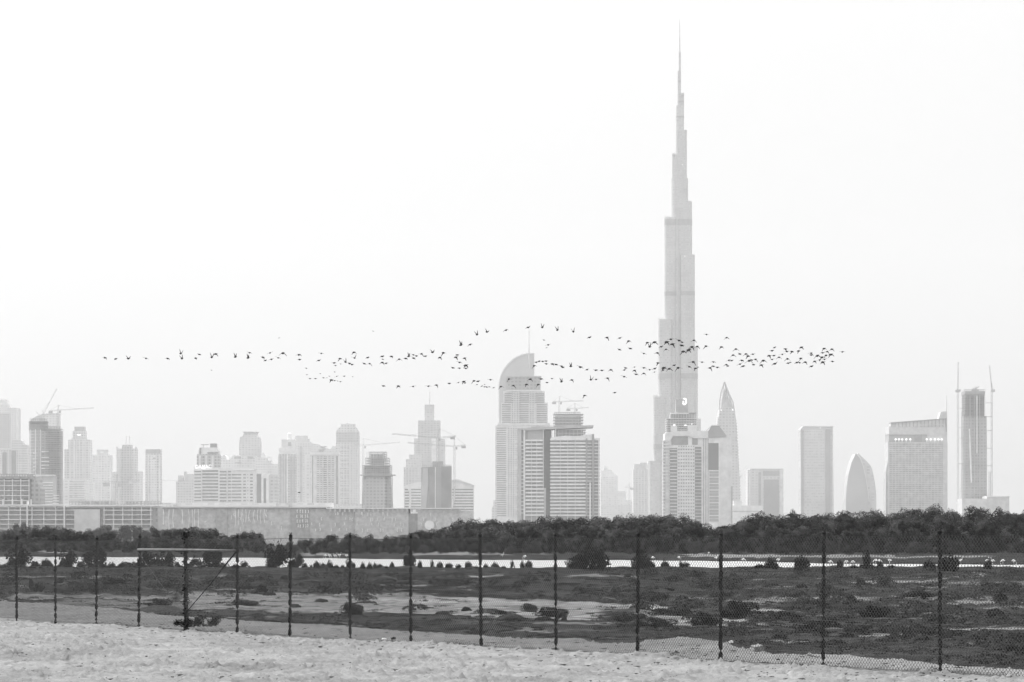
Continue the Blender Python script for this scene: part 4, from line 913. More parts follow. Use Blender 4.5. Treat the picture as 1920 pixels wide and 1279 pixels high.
# raised ribs of the cast screen: short bent pale strips, about a hundred larger ones
g = random.Random(3)
def rib(x, y, hgt, lean, wd=1.0, m=None):
    mb = MB(); pts = []
    for i in range(5):
        t = i / 4; pts.append((b.X(x + lean * math.sin(t * 3.1) + g.uniform(-.2, .2)), b.D - 2.6, b.Z(y + hgt * t)))
    mb.tube(pts, [wd * b.k * .62] * 5, 5); mb.build('screen_rib', m or mat(.62), b.e)
for x0_ in (307, 318, 326, 342, 354, 361, 366, 372): rib(x0_, 955, g.uniform(26, 38), g.uniform(-2, 2), 1.1)
for x0_ in (441, 448, 455, 461, 490, 497): rib(x0_, 955, g.uniform(24, 34), g.uniform(-2, 2), 1.0)
for _ in range(16): rib(g.uniform(385, 540), g.uniform(955, 990), g.uniform(3, 8), g.uniform(-3, 3), 1.0)
for x0_ in (470, 478, 484): rib(x0_, 956, g.uniform(12, 26), g.uniform(-3, 3), 1.0)
for r_ in range(4):
    for c_ in range(5): rib(558.5 + c_ * 4.8 + g.uniform(-.8, .8), 956 + r_ * 9 + g.uniform(-.5, .5), 6.0, g.uniform(-1.5, 1.5), 1.5, M_PALE)
for r_ in range(4):
    for _ in range(11): rib(g.uniform(585, 760), 961 + r_ * 10 + g.uniform(-1, 1), g.uniform(4, 7), g.uniform(-2, 2), 1.3)
for _ in range(6): rib(g.uniform(786, 850), 962 + 9 * g.randint(0, 2), 6, g.uniform(-2, 2), 1.1)
mb = MB(); cx = b.X(805.5); cz = b.Z(985); rr = 9.0 * b.k
mb.tube([(cx, b.D - 3.0, cz), (cx, b.D - 4.2, cz)], [rr, rr], 28); mb.build('round_disc', M_PALE, b.e)

# ---- lettered block and neighbours
b = T('stepped_tower', 'low pale tower with stepped turrets beside the lettered block', 330, 362, 4300)
b.box('main_block', fc(.42, .32, 3.6, 4), [(330, 362, 903, None)]); b.box('turret', M_MID, [(333.5, 343, 891.5, 903)], f=-1, depth=10); b.box('turret', M_MID, [(345, 350, 884.5, 903)], f=-1, depth=10); b.box('tower_block', M_MID, [(350, 362, 889, 903)], f=-2, depth=14)
b = T('apartment_tower', 'grey apartment tower with a dark roof box and roof beam', 367, 411, 3700)
b.box('main_block', fc(.34, .22, 3.6, 3.6), [(369, 411, 852, None)]); b.box('upper_block', M_LIGHT, [(372, 410, 845, 852)], f=-1, depth=20); b.box('penthouse', M_LIGHT, [(373.5, 407, 839, 845)], f=-2, depth=16)
b.box('roof_box', M_DARK, [(393.5, 405.5, 831.5, 839)], f=-3, depth=10); b.box('roof_beam', M_GREY, [(376, 391, 833, 834.5)], f=-3, depth=2); b.box('beam_post', M_GREY, [(380, 381.5, 834.5, 839)], f=-3, depth=2)
b.cols(373, 408, 854, 878, 12, 3.5, M_LIGHT, 'balcony_column', 1.2, 1.6); b.box('window_strip', M_DARK, [(374, 377, 839.5, 851)], f=.4, depth=2); b.box('window_band', M_DARK, [(389, 409.5, 848, 850.3)], f=.6, depth=2)
b = T('low_stepped_tower', 'pale apartment blocks with pointed roof gables behind the lettered block', 411, 482, 4500)
b.poly('gable_block', fc(.46, .38, 3.6, 4), [(411, 1010), (411, 855), (414, 853.5), (416, 856), (420, 852.5), (423, 855), (425, 862), (430, 862), (437, 854), (448, 854), (448, 1010)])
b.box('main_block', fc(.44, .36, 3.6, 4), [(447.5, 480, 855.5, None)], f=-1); b.box('window_band', M_GREY, [(439.5, 452, 856, 860)], f=.6, depth=1); b.box('window_band', M_GREY, [(464, 475, 856, 859.5)], f=.6, depth=1.2); b.box('window_band', M_GREY, [(440, 453, 867, 868.3)], f=.6, depth=1)
b = T('flared_top_tower', 'hazy round shouldered tower with a flared flat cap', 448, 489, 5100)
b.poly('main_block', fc(.40, .34, 3.6, 5), [(448, 1010), (448.3, 832), (450, 819.5), (455, 818), (458, 811), (480, 811), (482, 818), (486, 819.5), (488, 832), (488.6, 1010)])
b.poly('flared_cap', M_GREY, [(457.5, 812.5), (454.5, 809.6), (482.8, 809.6), (480, 812.5)], f=1.5, depth=36)
b = T('low_stepped_tower', 'pale crenellated apartment blocks past the flared top tower', 480, 520, 4400)
b.box('main_block', fc(.48, .38, 3.6, 3.6), [(480, 500, 858, None)]); b.poly('gable', M_PALE, [(489, 858), (490, 852), (494, 849), (497, 853), (498, 858)], f=-2, depth=12); b.box('side_block', fc(.46, .37, 3.6, 3.6), [(500, 508.5, 864, None)], f=-1); b.frame('roof_frame', M_LIGHT, 501, 508, 858, 864, 1, 1, .5, -2, 8)
b.box('lower_block', fc(.48, .42, 3.6, 4), [(508, 520, 870, None)], f=-2)
b = Bld('lettered_block', 'pale hotel block with floor bands and white roof letters', 'hotel', 362, 476, 3200, 34)
b.box('main_block', M_PALE, [(363.5, 476, 881, None)]); b.poly('parapet', M_LIGHT, [(364, 881.5), (364, 876.5), (371, 876), (408, 877), (440, 877.5), (462, 878), (477, 879), (477, 881.5)], f=-.5, depth=20); b.box('roof_line', M_MID, [(438, 477, 881.5, 883)], f=.8, depth=1)
for (a, c, y0, th) in ((364.5, 377, 883, 2.1), (379.5, 409, 881.5, 3.2), (412, 424.5, 883, 2.8), (427.5, 433, 883, 2.6), (434.5, 452.5, 889, 2.4), (456, 461, 889, 2.2), (463.7, 465.5, 889, 1.2), (469, 474, 889, 2.4)):
    b.bands(a, c, y0, 942, 6.08, th, mat(.22, .4, .2, .1, 'tinted_glass'))
b.cols(425.6, 427, 880, 945, 9, .8, M_PALE, 'pier', 1.0, 1.2); b.cols(377.7, 379, 880, 945, 9, .9, M_PALE, 'pier', 1.0, 1.2)
o_, w_ = lettering('DAMAC', 5.2, (b.X(366), b.D - 1.2, b.Z(880.5)), M_SIGN, b.e, slope=0.02, bold=.02); o_.scale.x = (b.X(397) - b.X(366)) / w_
b = Bld('panel_building', 'dark glass panel building with two pale vertical piers', 'office block', 476, 520, 3250, 30)
b.box('glass_panel', mat(.20, .4, .12, .05, 'dark_cladding'), [(476, 490, 889, None)]); b.box('pier', M_PALE, [(490, 494.2, 888, None)], f=.8); b.box('pier', M_PALE, [(499, 504.5, 889, None)], f=.8); b.box('glass_slot', mat(.22, .4, .12, .05, 'dark_cladding'), [(494.2, 499, 897, None)]); b.box('lintel', M_PALE, [(494.2, 499, 889, 897)], f=.5)
b.box('rear_block', fc(.42, .33, 3.6, 4), [(504.5, 519, 890, None)], f=-1); b.box('roof_cap', M_GREY, [(474, 491, 888, 889.6)], f=1.2, depth=20)
b = T('round_capped_tower', 'tall pale tower with a small round capped turret', 521, 556, 4300)
b.box('main_block', fc(.40, .26, 3.6, 4), [(521.5, 555, 852, None)]); b.box('upper_block', M_LIGHT, [(527.5, 553, 824, 852)], f=-2, depth=20); b.box('shoulder', M_LIGHT, [(523, 530, 840, 852)], f=-1, depth=16)
mb = MB(); mb.tube([(b.X(541.8), b.D + 12, b.Z(826)), (b.X(541.8), b.D + 12, b.Z(813)), (b.X(541.8), b.D + 12, b.Z(810.8))], [3.4, 3.4, 1.6], 12); mb.build('round_turret', M_LIGHT, b.e)
b.box('window_strip', M_GREY, [(525, 537, 855, 943)], f=.5, depth=1); b.cols(528.5, 535, 855, 943, 4, 1, M_LIGHT, 'pier', .9, 1); b.box('window_strip', M_GREY, [(544, 548, 855, 943)], f=.5, depth=1); b.box('window_strip', M_GREY, [(550, 553, 855, 943)], f=.5, depth=1); b.box('window_panel', M_GREY, [(540, 546, 829, 836)], f=-1, depth=1); b.box('pier', M_PALE, [(537.5, 540, 852, 943)], f=.8, depth=1)
b = T('twin_tower', 'broad hazy grey tower with a stepped square top', 553, 585, 4900)
b.box('main_block', fc(.42, .34, 3.6, 4), [(553, 583.5, 829, None)]); b.box('upper_block', M_MID, [(553.5, 576, 817, 829)], f=-2, depth=20); b.box('upper_step', M_MID, [(576, 580, 823, 829)], f=-3, depth=16); b.box('window_strip', M_GREY, [(562, 567, 838, 940)], f=.6, depth=1)
b = T('curved_roof_tower', 'hazy tower with a shallow curved roof behind the wide pale tower', 583, 634, 4800)
b.poly('main_block', fc(.44, .37, 3.6, 4), [(583, 1010), (583, 831.5), (592, 832), (601, 835), (608, 840), (620, 842), (624, 836), (634, 838), (634, 1010)]); b.box('roof_fin', M_GREY, [(602, 613, 837, 839)], f=2, depth=8); b.box('roof_fin', M_GREY, [(597, 608, 843, 845)], f=3, depth=8)
b = T('window_column_tower', 'wide pale tower with tall vertical window columns', 573, 635, 3500)
b.box('main_block', M_PALE, [(583.5, 634, 851, None)]); b.box('parapet', M_PALE, [(582, 635.5, 848, 853)], f=.9, depth=24); b.box('side_wing', fc(.48, .42, 3.6, 4), [(572, 584, 853, None)], f=-2)
for a, c in ((585.5, 587), (606.5, 612.5), (630.5, 633.5)): b.box('glass_shaft', mat(.24, .4, .1, .1, 'tinted_glass'), [(a, c, 855, 945)], f=.5, depth=1)
for a, c in ((594, 598.5), (600.5, 604.5), (615.5, 619.5), (622, 626)):
    b.box('window_column', M_GREY, [(a, c, 855, 943)], f=.5, depth=1)
b.slabs(592, 628, 856.5, 943, 4.1, 1.5, M_PALE, f=.8, d=1, part='spandrel')
b = T('dome_shouldered_tower', 'hazy tower with rounded shoulders and a flat crown', 630, 673, 4500)
b.poly('main_block', fc(.44, .34, 3.6, 4.2), [(630, 1010), (630, 812), (631.5, 807), (635, 802.5), (639, 800), (639, 795), (665, 795), (665, 800), (668, 802), (671.5, 806), (673, 811), (673, 1010)])
b.box('glazed_crown', fc(.36, .3, 3.6, 4.2), [(632, 672, 810, 829)], f=.5, depth=2); b.cols(637, 670, 829, 945, 6.5, 1.1, M_LIGHT, 'pier', .8, 1); b.box('roof_hut', M_MID, [(648, 653, 793, 795)], f=-4, depth=6)
b.bands(638, 654, 838, 945, 8, 1.4, M_GREY)
b = T('scaffolded_tower', 'tapering tower wrapped in scaffolding with an open cage top', 678, 737, 3500)
b.poly('main_block', fc(.27, .20, 3.6, 4), [(677.5, 1010), (678.5, 930), (680, 890), (684, 873), (694, 873), (695, 852), (718, 852), (720, 873), (729, 873), (731.5, 900), (735, 945), (737, 1010)], f=-2, depth=30)
b.poly('rounded_front', fc(.31, .24, 3.6, 4), [(681, 1010), (682, 905), (690, 888), (700, 884), (712, 886), (722, 892), (724, 1010)], f=1, depth=10)
b.frame('scaffold_cage', M_GREY, 692, 724, 847.5, 873, 8, 6, .38, 2, 22); b.frame('scaffold_cage', M_GREY, 685.5, 729.5, 859, 874, 11, 3, .38, 4, 26); b.frame('scaffold_cage', M_GREY, 679.5, 733.5, 873, 892, 13, 5, .38, 4, 26)
b.frame('scaffold_bay', M_GREY, 730.5, 735.5, 890, 945, 2, 14, .3, 2, 10); b.box('catwalk', M_GREY, [(675, 741, 890, 891.4)], f=5, depth=30); b.box('catwalk', M_GREY, [(679, 733, 872.4, 873.6)], f=4.6, depth=28)
b.cols(688, 728, 848, 860, 6, .8, M_MID, 'cage_post', 3, 1)
crane('crane with a thin level jib standing beside the scaffolded tower', 3480, 681, 960, 836, 750, 829.5, 665, 830.5, (682, 822), g=.34, r=.25)

b = T('spired_stepped_tower', 'tall hazy stepped tower with a needle spire', 776, 834, 5000)
b.box('main_block', fc(.37, .31, 3.6, 5), [(784, 825, 788.5, None)]); b.box('upper_block', fc(.40, .35, 3.6, 5), [(796, 813.8, 758.5, 788.5)], f=-6, depth=14); b.mast(805.2, 731, 758.5, 1.1, .25, 'spire', back=.35)
b.box('side_block', fc(.42, .36, 3.6, 5), [(776.5, 784.2, 822, None)], f=-3); b.box('side_block', fc(.42, .36, 3.6, 5), [(824.8, 834, 823, None)], f=-3); b.box('light_panel', M_PALE, [(809, 822, 822, 866)], f=1.0, depth=2)
b = T('stepped_low_tower', 'hazy stepped tower foot in front of the spired one', 757, 792, 4500)
b.box('main_block', fc(.40, .34, 3.6, 4), [(757, 792, 876, None)]); b.box('middle_block', fc(.41, .35, 3.6, 4), [(761, 790, 861, 876)], f=-1, depth=20); b.box('upper_block', fc(.42, .37, 3.6, 4), [(767, 790, 852.5, 861)], f=-2, depth=16); b.cols(760, 790, 877, 945, 6, 1, M_LIGHT, 'pier', .8, 1)
b = T('dark_faceted_block', 'dark faceted glass tower standing among the cranes', 790, 847, 3300)
b.poly('main_block', mat(.24, .5, .1, .05, 'grey_cladding'), [(790, 1008), (790, 876), (846, 874), (846, 1008)]); b.box('roof_block', mat(.25), [(811, 830.5, 865, 876)], f=-3, depth=20)
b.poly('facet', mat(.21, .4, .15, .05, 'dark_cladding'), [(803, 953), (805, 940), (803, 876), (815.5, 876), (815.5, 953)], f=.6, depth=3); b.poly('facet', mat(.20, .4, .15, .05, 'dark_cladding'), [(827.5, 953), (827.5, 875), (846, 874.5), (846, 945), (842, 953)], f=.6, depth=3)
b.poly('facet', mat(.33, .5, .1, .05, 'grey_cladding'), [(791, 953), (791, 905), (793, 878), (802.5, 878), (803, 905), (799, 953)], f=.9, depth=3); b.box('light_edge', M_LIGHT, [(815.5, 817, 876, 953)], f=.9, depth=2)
b.frame('roof_rail', M_GREY, 792, 845, 872, 876, 14, 1, .25, 0, 8)
b = Bld('striped_sloping_block', 'white office building with dark floor stripes and a sloping roof', 'office block', 846, 888, 3500, 40)
b.poly('main_block', M_PALE, [(846, 1004), (847, 899), (858, 900), (888, 911), (888, 1004)]); b.bands(848, 887.5, 917, 990, 5.35, 1.9, mat(.16, .4, .15, .1, 'tinted_glass')); b.poly('curved_fin', M_PALE, [(846, 950), (850, 930), (852, 905), (854, 905), (853.5, 932), (849, 953), (846, 953)], f=1.2, depth=2); b.poly('sloping_roof', M_LIGHT, [(846, 900), (858, 898.5), (889, 909.5), (889, 912), (858, 901), (846, 902)], f=1.6, depth=38)
b = Bld('striped_sloping_block', 'white striped office building with a curved fin at the stepped tower foot', 'office block', 757, 792, 3600, 40)
b.poly('main_block', M_PALE, [(757, 1004), (757, 912), (770, 907), (792, 903), (792, 1004)]); b.bands(759, 767, 917, 950, 5.35, 2.0, mat(.16, .4, .15, .1, 'tinted_glass')); b.bands(771, 789, 917, 950, 5.35, 2.0, mat(.20, .4, .15, .1, 'tinted_glass')); b.poly('curved_fin', M_PALE, [(766, 953), (769, 940), (767, 922), (763, 914), (765.5, 914), (770, 922), (771.5, 940), (769, 953)], f=1.2, depth=2)
crane('large crane with a jib stretching both ways over the dark faceted block', 3290, 820, 866, 822, 735, 813.5, 855, 817.5, (824, 804), g=.2, r=.32)
crane('tall free standing crane between the dark block and the striped block', 3380, 852, 1000, 838, 764, 830, 873, 834.5, (852, 818), g=.22, r=.32)

# ---- curved fin tower
b = T('curved_fin_tower', 'tall pale tower with a great quarter round fin and antenna', 928, 1030, 4100, 60)
pts = [(935, 800)] + [(935 + 66 * (1 - math.cos(t)), 728 - 66 * math.sin(t)) for t in [i * math.pi / 2 / 14 for i in range(15)]]
pts = [(935.2, 830)] + [(935.2 + 61 * (1 - math.cos(i * math.pi / 28)), 727 - 65.5 * math.sin(i * math.pi / 28)) for i in range(15)] + [(1002, 661), (1002, 830)]
b.poly('curved_fin', mat(.36, .5, .06, .03, 'fin_cladding'), pts, f=-12, depth=10)
pts2 = [(934.6, 830)] + [(934.6 + 61.6 * (1 - math.cos(i * math.pi / 28)), 727 - 66.2 * math.sin(i * math.pi / 28)) for i in range(15)]
inn = [(936.4 + 60.4 * (1 - math.cos(i * math.pi / 28)), 727 - 64.2 * math.sin(i * math.pi / 28)) for i in range(15)] + [(936.4, 830)][::-1]
b.poly('fin_edge', M_LIGHT, pts2 + inn[:15][::-1] + [(936.4, 830)], f=-11, depth=2)
b.mast(992, 619, 690, .9, .35, 'antenna', M_MID, back=.12)
b.box('crown_box', fc(.27, .22, 4.4, 5), [(953, 1013.5, 706, 733)], f=-1, depth=34); b.box('crown_roof', M_GREY, [(951.5, 1015, 705, 707.5)], f=0, depth=36)
b.box('upper_block', M_PALE, [(943.5, 1021.5, 733, 755)], f=-.5, depth=40); b.box('middle_block', M_PALE, [(939, 1027, 755, 796)], f=0, depth=44); b.box('main_block', M_PALE, [(928.5, 1036, 797.5, None)], f=.6, depth=50)
b.box('ledge', M_LIGHT, [(933, 1031, 793.5, 797.5)], f=1.8, depth=40); b.box('ledge', M_LIGHT, [(948, 1016, 731.5, 734)], f=1.2, depth=36)
WG = mat(.27, .4, .15, .1, 'tinted_glass')
for (a, c) in ((946, 963), (975, 992), (1003, 1020)): b.bands(a, c, 737, 755, 4.1, 1.9, WG, f=1.0, d=1.2)
for (a, c) in ((941, 957.5), (974.5, 991), (1006, 1025.5)): b.bands(a, c, 758, 793, 4.1, 1.9, WG, f=1.0, d=1.2)
b.bands(931, 949, 802, 968, 4.1, 1.9, WG, f=1.2, d=1.2); b.bands(996, 1030, 800, 806, 4.1, 1.9, WG, f=1.2, d=1.2)
b.cols(960, 974, 735, 793, 4.6, 1.6, WG, f=1.0, d=1.2); b.cols(994, 1003, 735, 793, 4.6, 1.6, WG, f=1.0, d=1.2); b.cols(953, 968, 800, 968, 4.6, 1.8, WG, f=1.2, d=1.4)
b.slabs(951, 972, 801, 968, 4.1, 1.9, M_PALE, f=1.6, d=1, part='spandrel'); b.slabs(959, 975, 736, 793, 4.1, 1.9, M_PALE, f=1.5, d=1, part='spandrel'); b.slabs(993, 1004.5, 736, 793, 4.1, 1.9, M_PALE, f=1.5, d=1, part='spandrel')
b.box('podium_block', fc(.46, .36, 3.6, 4), [(922, 932, 950, None)], f=2, depth=20); b.box('podium_block', fc(.46, .36, 3.6, 4), [(925, 932, 938, 950)], f=1.5, depth=16)

b = T('tower_under_construction', 'round unfinished tower top behind the balcony towers', 1037, 1098, 3900)
b.box('core', fc(.27, .18, 3.8, 4), [(1041, 1090, 780, None)], depth=30); b.slabs(1037.5, 1094, 776, 800, 5.4, 1.5, M_GREY, f=2, d=34); b.cols(1038, 1048, 776, 800, 4, .8, M_GREY, 'column', 1.6, 1); b.cols(1084, 1096, 780, 800, 4, .8, M_GREY, 'column', 1.6, 1)
b.frame('rebar_frame', M_DARK, 1040, 1088, 773, 777, 12, 1, .3, 0, 20); b.slabs(1042, 1099, 800, 818, 5, 1.3, M_MID, f=2, d=34)
crane('small crane with a long thin jib on the unfinished round top', 3890, 1048.5, 775, 754, 1094, 751.5, 1037, 753, (1050, 743), g=.24)
crane('second small crane on the unfinished round top, standing lower', 3905, 1078, 776, 767, 1104, 764, 1063, 766, (1078, 756), g=.24)

# ---- the balcony towers
b = T('balcony_tower', 'pale tower pair with white balcony slabs joined by a thin roof blade', 966, 1125, 3200, 45)
b.box('main_block', mat(.26, .5, .1, .05, 'grey_cladding'), [(970, 1020, 806, None)], f=0); b.box('main_block', mat(.27, .5, .1, .05, 'grey_cladding'), [(1032.5, 1124, 822, None)], f=0)
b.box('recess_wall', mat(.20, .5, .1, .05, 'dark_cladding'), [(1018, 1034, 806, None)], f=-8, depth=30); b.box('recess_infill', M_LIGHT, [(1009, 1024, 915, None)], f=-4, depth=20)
b.poly('roof_blade', mat(.30), [(970, 804.5), (970, 802.8), (1112.5, 797.5), (1112.5, 801.5), (984, 807)], f=3, depth=40)
b.box('side_column', mat(.30), [(970.5, 977.5, 805, None)], f=2.6, depth=6); b.box('side_column', M_LIGHT, [(981.5, 984.5, 806, None)], f=2.6, depth=6); b.box('column', M_LIGHT, [(1018, 1019.2, 806, 915)], f=2.6, depth=3); b.box('column', M_LIGHT, [(1041, 1042, 803, 826)], f=2.6, depth=3)
b.slabs(985, 1020, 824.5, 968, 7.0, 2.9, M_PALE, f=2.6, d=5); b.slabs(964.5, 985, 828, 968, 7.0, 1.9, M_LIGHT, f=2.0, d=3, part='balcony')
b.slabs(1031.5, 1098, 823, 966, 6.45, 2.9, M_PALE, f=2.6, d=5); b.slabs(1098, 1124.8, 824, 966, 6.45, 1.7, M_LIGHT, f=2.0, d=4, part='balcony')
b.box('dark_pier', mat(.22), [(1110, 1114, 814, None)], f=3, depth=6); b.box('dark_pier', mat(.26), [(1098.5, 1101, 822, None)], f=2.9, depth=6); b.box('pier', M_LIGHT, [(1121.5, 1123, 824, None)], f=2.9, depth=3); b.box('pier', M_PALE, [(1105, 1108, 905, None)], f=3.0, depth=3)
b.poly('parapet', M_LIGHT, [(1032.5, 824), (1032.5, 821), (1042, 819), (1060, 817), (1085, 818), (1098, 815), (1112, 814.5), (1112, 822), (1125, 822.5), (1125, 824)], f=1.6, depth=24)
b.frame('cage_frame', M_MID, 1040, 1097, 806, 819, 8, 2, .35, 0, 16); b.box('penthouse', mat(.30), [(1044, 1094, 806, 818)], f=-6, depth=20); b.box('window_strip', mat(.20), [(987, 989, 809, 824)], f=.6, depth=1)
for x_ in (996, 1006, 1050, 1064, 1078): b.box('pier', M_LIGHT, [(x_, x_ + .9, 824, None)], f=2.75, depth=2)

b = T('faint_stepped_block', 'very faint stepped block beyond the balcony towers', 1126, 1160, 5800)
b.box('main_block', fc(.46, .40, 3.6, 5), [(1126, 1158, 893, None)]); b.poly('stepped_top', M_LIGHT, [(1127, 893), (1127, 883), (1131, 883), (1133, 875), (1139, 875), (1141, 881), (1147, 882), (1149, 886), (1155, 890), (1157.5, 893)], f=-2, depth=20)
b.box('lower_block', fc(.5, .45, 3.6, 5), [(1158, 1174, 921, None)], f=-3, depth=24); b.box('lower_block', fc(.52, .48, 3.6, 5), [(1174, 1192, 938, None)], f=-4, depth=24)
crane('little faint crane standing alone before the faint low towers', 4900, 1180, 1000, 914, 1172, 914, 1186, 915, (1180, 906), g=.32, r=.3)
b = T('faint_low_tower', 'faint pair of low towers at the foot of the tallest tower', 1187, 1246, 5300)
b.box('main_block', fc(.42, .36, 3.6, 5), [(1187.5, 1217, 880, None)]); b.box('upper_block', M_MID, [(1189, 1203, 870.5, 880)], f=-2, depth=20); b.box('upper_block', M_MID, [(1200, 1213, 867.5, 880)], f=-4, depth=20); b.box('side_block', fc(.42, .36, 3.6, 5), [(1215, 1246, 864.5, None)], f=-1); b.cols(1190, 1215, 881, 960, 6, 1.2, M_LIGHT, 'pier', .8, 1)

# ---- the tallest tower: a three-winged plan of rounded bays stepping back up to the spire
b = T('supertall_tower', 'immensely tall stepped tower tapering to a needle spire', 1225, 1315, 5050, 70)
GB = fc(.335, .325, 3.9, 3.2, .45, .7); GB2 = fc(.355, .345, 3.9, 3.2, .45, .7); k = b.k
def bay(part, m, x0, x1, yt, yoff, ybot=None, nose=0.5, parent=None):
    """one rounded vertical bay between photo columns x0 and x1, yoff metres nearer (+) than the core plane"""
    hw = (x1 - x0) * k / 2; cx = b.X((x0 + x1) / 2); mb = MB(); n = 18
    pl = [(cx + hw * math.copysign(abs(math.cos(t)) ** .55, math.cos(t)), b.D + 34 - yoff + hw * 1.15 * math.copysign(abs(math.sin(t)) ** nose, math.sin(t))) for t in [2 * math.pi * (i + .5) / n for i in range(n)]]
    mb.plan(pl, b.Z(ybot), b.Z(yt)); return mb.build(part, m, parent or b.e)
bay('core', GB, 1261, 1292, 331, 0); bay('core_bay', GB, 1269, 1290, 240, 0, 335)
bay('core_bay', GB2, 1269.3, 1284.8, 193, -2, 245); bay('core_bay', GB, 1272.3, 1284.8, 172.5, -1, 196); bay('core_bay', GB, 1272.5, 1279, 128, 0, 176); bay('core_bay', GB2, 1274.6, 1278.8, 92, 0, 131)
mb = MB(); mb.tube([(b.X(1276.6), b.D + 34, b.Z(94)), (b.X(1276.6), b.D + 34, b.Z(62)), (b.X(1276.6), b.D + 34, b.Z(30))], [1.3, .8, .3], 10); mb.build('spire', M_MID, b.e)
bay('wing_bay', GB2, 1261.5, 1273, 286.5, 3, 335); bay('wing_bay', GB, 1260.6, 1275, 331, 4, 410); bay('wing_bay', GB, 1276, 1292.2, 331, 1, 380)
bay('wing_bay', GB, 1269, 1299.5, 376.5, 3); bay('wing_bay', GB2, 1247, 1270, 405.5, 6); bay('wing_bay', GB, 1276.2, 1304, 477, 14)
bay('wing_bay', GB, 1235.3, 1262, 597.5, 10); bay('wing_bay', GB2, 1286, 1310, 650, 8); bay('wing_bay', GB, 1225.8, 1250, 743, 14); bay('wing_bay', GB2, 1292, 1315.5, 784.5, 12); bay('wing_bay', GB2, 1217, 1240, 864, 18)
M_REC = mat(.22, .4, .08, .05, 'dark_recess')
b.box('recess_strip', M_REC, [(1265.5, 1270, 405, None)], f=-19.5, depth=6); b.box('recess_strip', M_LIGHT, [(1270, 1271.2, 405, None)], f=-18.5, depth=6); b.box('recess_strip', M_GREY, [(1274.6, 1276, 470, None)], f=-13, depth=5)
def bandring(x0, x1, y0, y1, yoff, nose=.5): bay('plant_floor_band', mat(.27, .5, .06, .1, 'louvred_band'), x0 - .25, x1 + .25, y0, yoff + .5, y1, nose)
bandring(1247, 1270, 409, 420, 6); bandring(1269, 1299.5, 409, 420, 3); bandring(1247, 1270, 545, 553, 6); bandring(1276.2, 1304, 545, 553, 14)
bandring(1235.3, 1262, 699.5, 709, 10); bandring(1276.2, 1304, 699.5, 709, 14); bandring(1286, 1310, 699.5, 709, 8); bandring(1225.8, 1250, 832, 841, 14)
bandring(1273, 1279, 146, 149, 0); bandring(1272.3, 1284.8, 185, 187, -1); bandring(1269.3, 1284.8, 213, 216, -2); bandring(1269, 1290, 352 - 0, 354, 4)
for (x0_, x1_, y_) in ((1247, 1260, 404), (1235.5, 1248, 596), (1226, 1236, 741.5), (1291, 1298, 375), (1281, 1303, 476), (1262, 1268, 285), (1279, 1284, 171.5)): b.frame('terrace_rail', M_MID, x0_, x1_, y_ - 1, y_ + 2, 5, 1, .25, -22, 10)
b.box('obstruction_lamp', M_SIGN, [(1279, 1280.2, 307.5, 308.7)], f=-5, depth=2); b.box('obstruction_lamp', M_SIGN, [(1283.5, 1284.7, 480, 481.2)], f=4, depth=2)

# ---- emblem tower
b = T('emblem_tower', 'pale apartment tower crowned by a glowing round emblem on its roof', 1242, 1328, 3000, 40)
b.box('main_block', M_PALE, [(1247, 1328, 812, None)]); b.poly('cornice', M_LIGHT, [(1246, 825), (1247, 815), (1252, 810), (1270, 808.5), (1300, 808), (1327.5, 808), (1327.5, 822), (1300, 822), (1292, 817.5), (1262, 818), (1257, 826)], f=1.4, depth=30)
b.box('roof_storey', mat(.27), [(1250.5, 1306, 786, 812)], f=-3, depth=24); b.slabs(1249.5, 1307, 784.5, 810, 4.2, 1.1, M_LIGHT, f=-1.5, d=24); b.box('roof_storey', mat(.25), [(1257, 1305, 776, 785)], f=-4, depth=20); b.box('roof_slab', M_LIGHT, [(1258, 1292, 774.8, 776.4)], f=-2, depth=20); b.box('roof_storey', mat(.28), [(1259, 1306, 772.5, 775)], f=-5, depth=18)
b.box('round_tank', M_LIGHT, [(1257.5, 1270, 799, 809)], f=1, depth=8); b.box('round_tank', M_LIGHT, [(1289, 1305.5, 798, 809)], f=1, depth=8); b.box('sign_tower', mat(.27), [(1268, 1291, 748, 774)], f=-8, depth=12)
b.cols(1252, 1306, 776, 808, 5, .7, M_MID, 'roof_post', -1.2, .6)
mb = MB(); cx, cz = b.X(1283.4), b.Z(753.3); rx, rz, th = 3.3 * b.k, 5.6 * b.k, 2.7 * b.k
# the emblem: a thick rounded loop open at the upper corner with its tail curling into the middle
pth = [(1281.4, 747.8), (1284.6, 747.6), (1286.7, 749.5), (1286.7, 753.6), (1285.4, 757.2), (1282.6, 758.3), (1280.9, 756.8), (1281.0, 753.6), (1282.6, 752.0)]
mb.tube([(b.X(x), b.D + 2, b.Z(y)) for x, y in pth], [.6, .85, .95, .95, .95, .85, .8, .65, .4], 8); mb.build('emblem', M_SIGN, b.e)
b.box('spotlight', M_SIGN, [(1262, 1266, 796, 798.8)], f=3, depth=2); b.box('spotlight', M_SIGN, [(1283, 1287, 796.4, 799)], f=3, depth=2); b.box('spotlight', M_SIGN, [(1296, 1298, 794.5, 796.3)], f=3, depth=2)
b.box('glass_shaft', mat(.20, .4, .15, .1, 'tinted_glass'), [(1255, 1269.5, 840, None)], f=.5, depth=2); b.box('glass_shaft', mat(.18, .4, .15, .1, 'tinted_glass'), [(1303, 1315, 838, None)], f=.5, depth=2)
b.box('top_glazing', mat(.22, .4, .15, .1, 'tinted_glass'), [(1259, 1290, 819, 834)], f=.6, depth=2); b.box('top_glazing', mat(.2, .4, .15, .1, 'tinted_glass'), [(1298, 1308, 821, 834)], f=.6, depth=2)
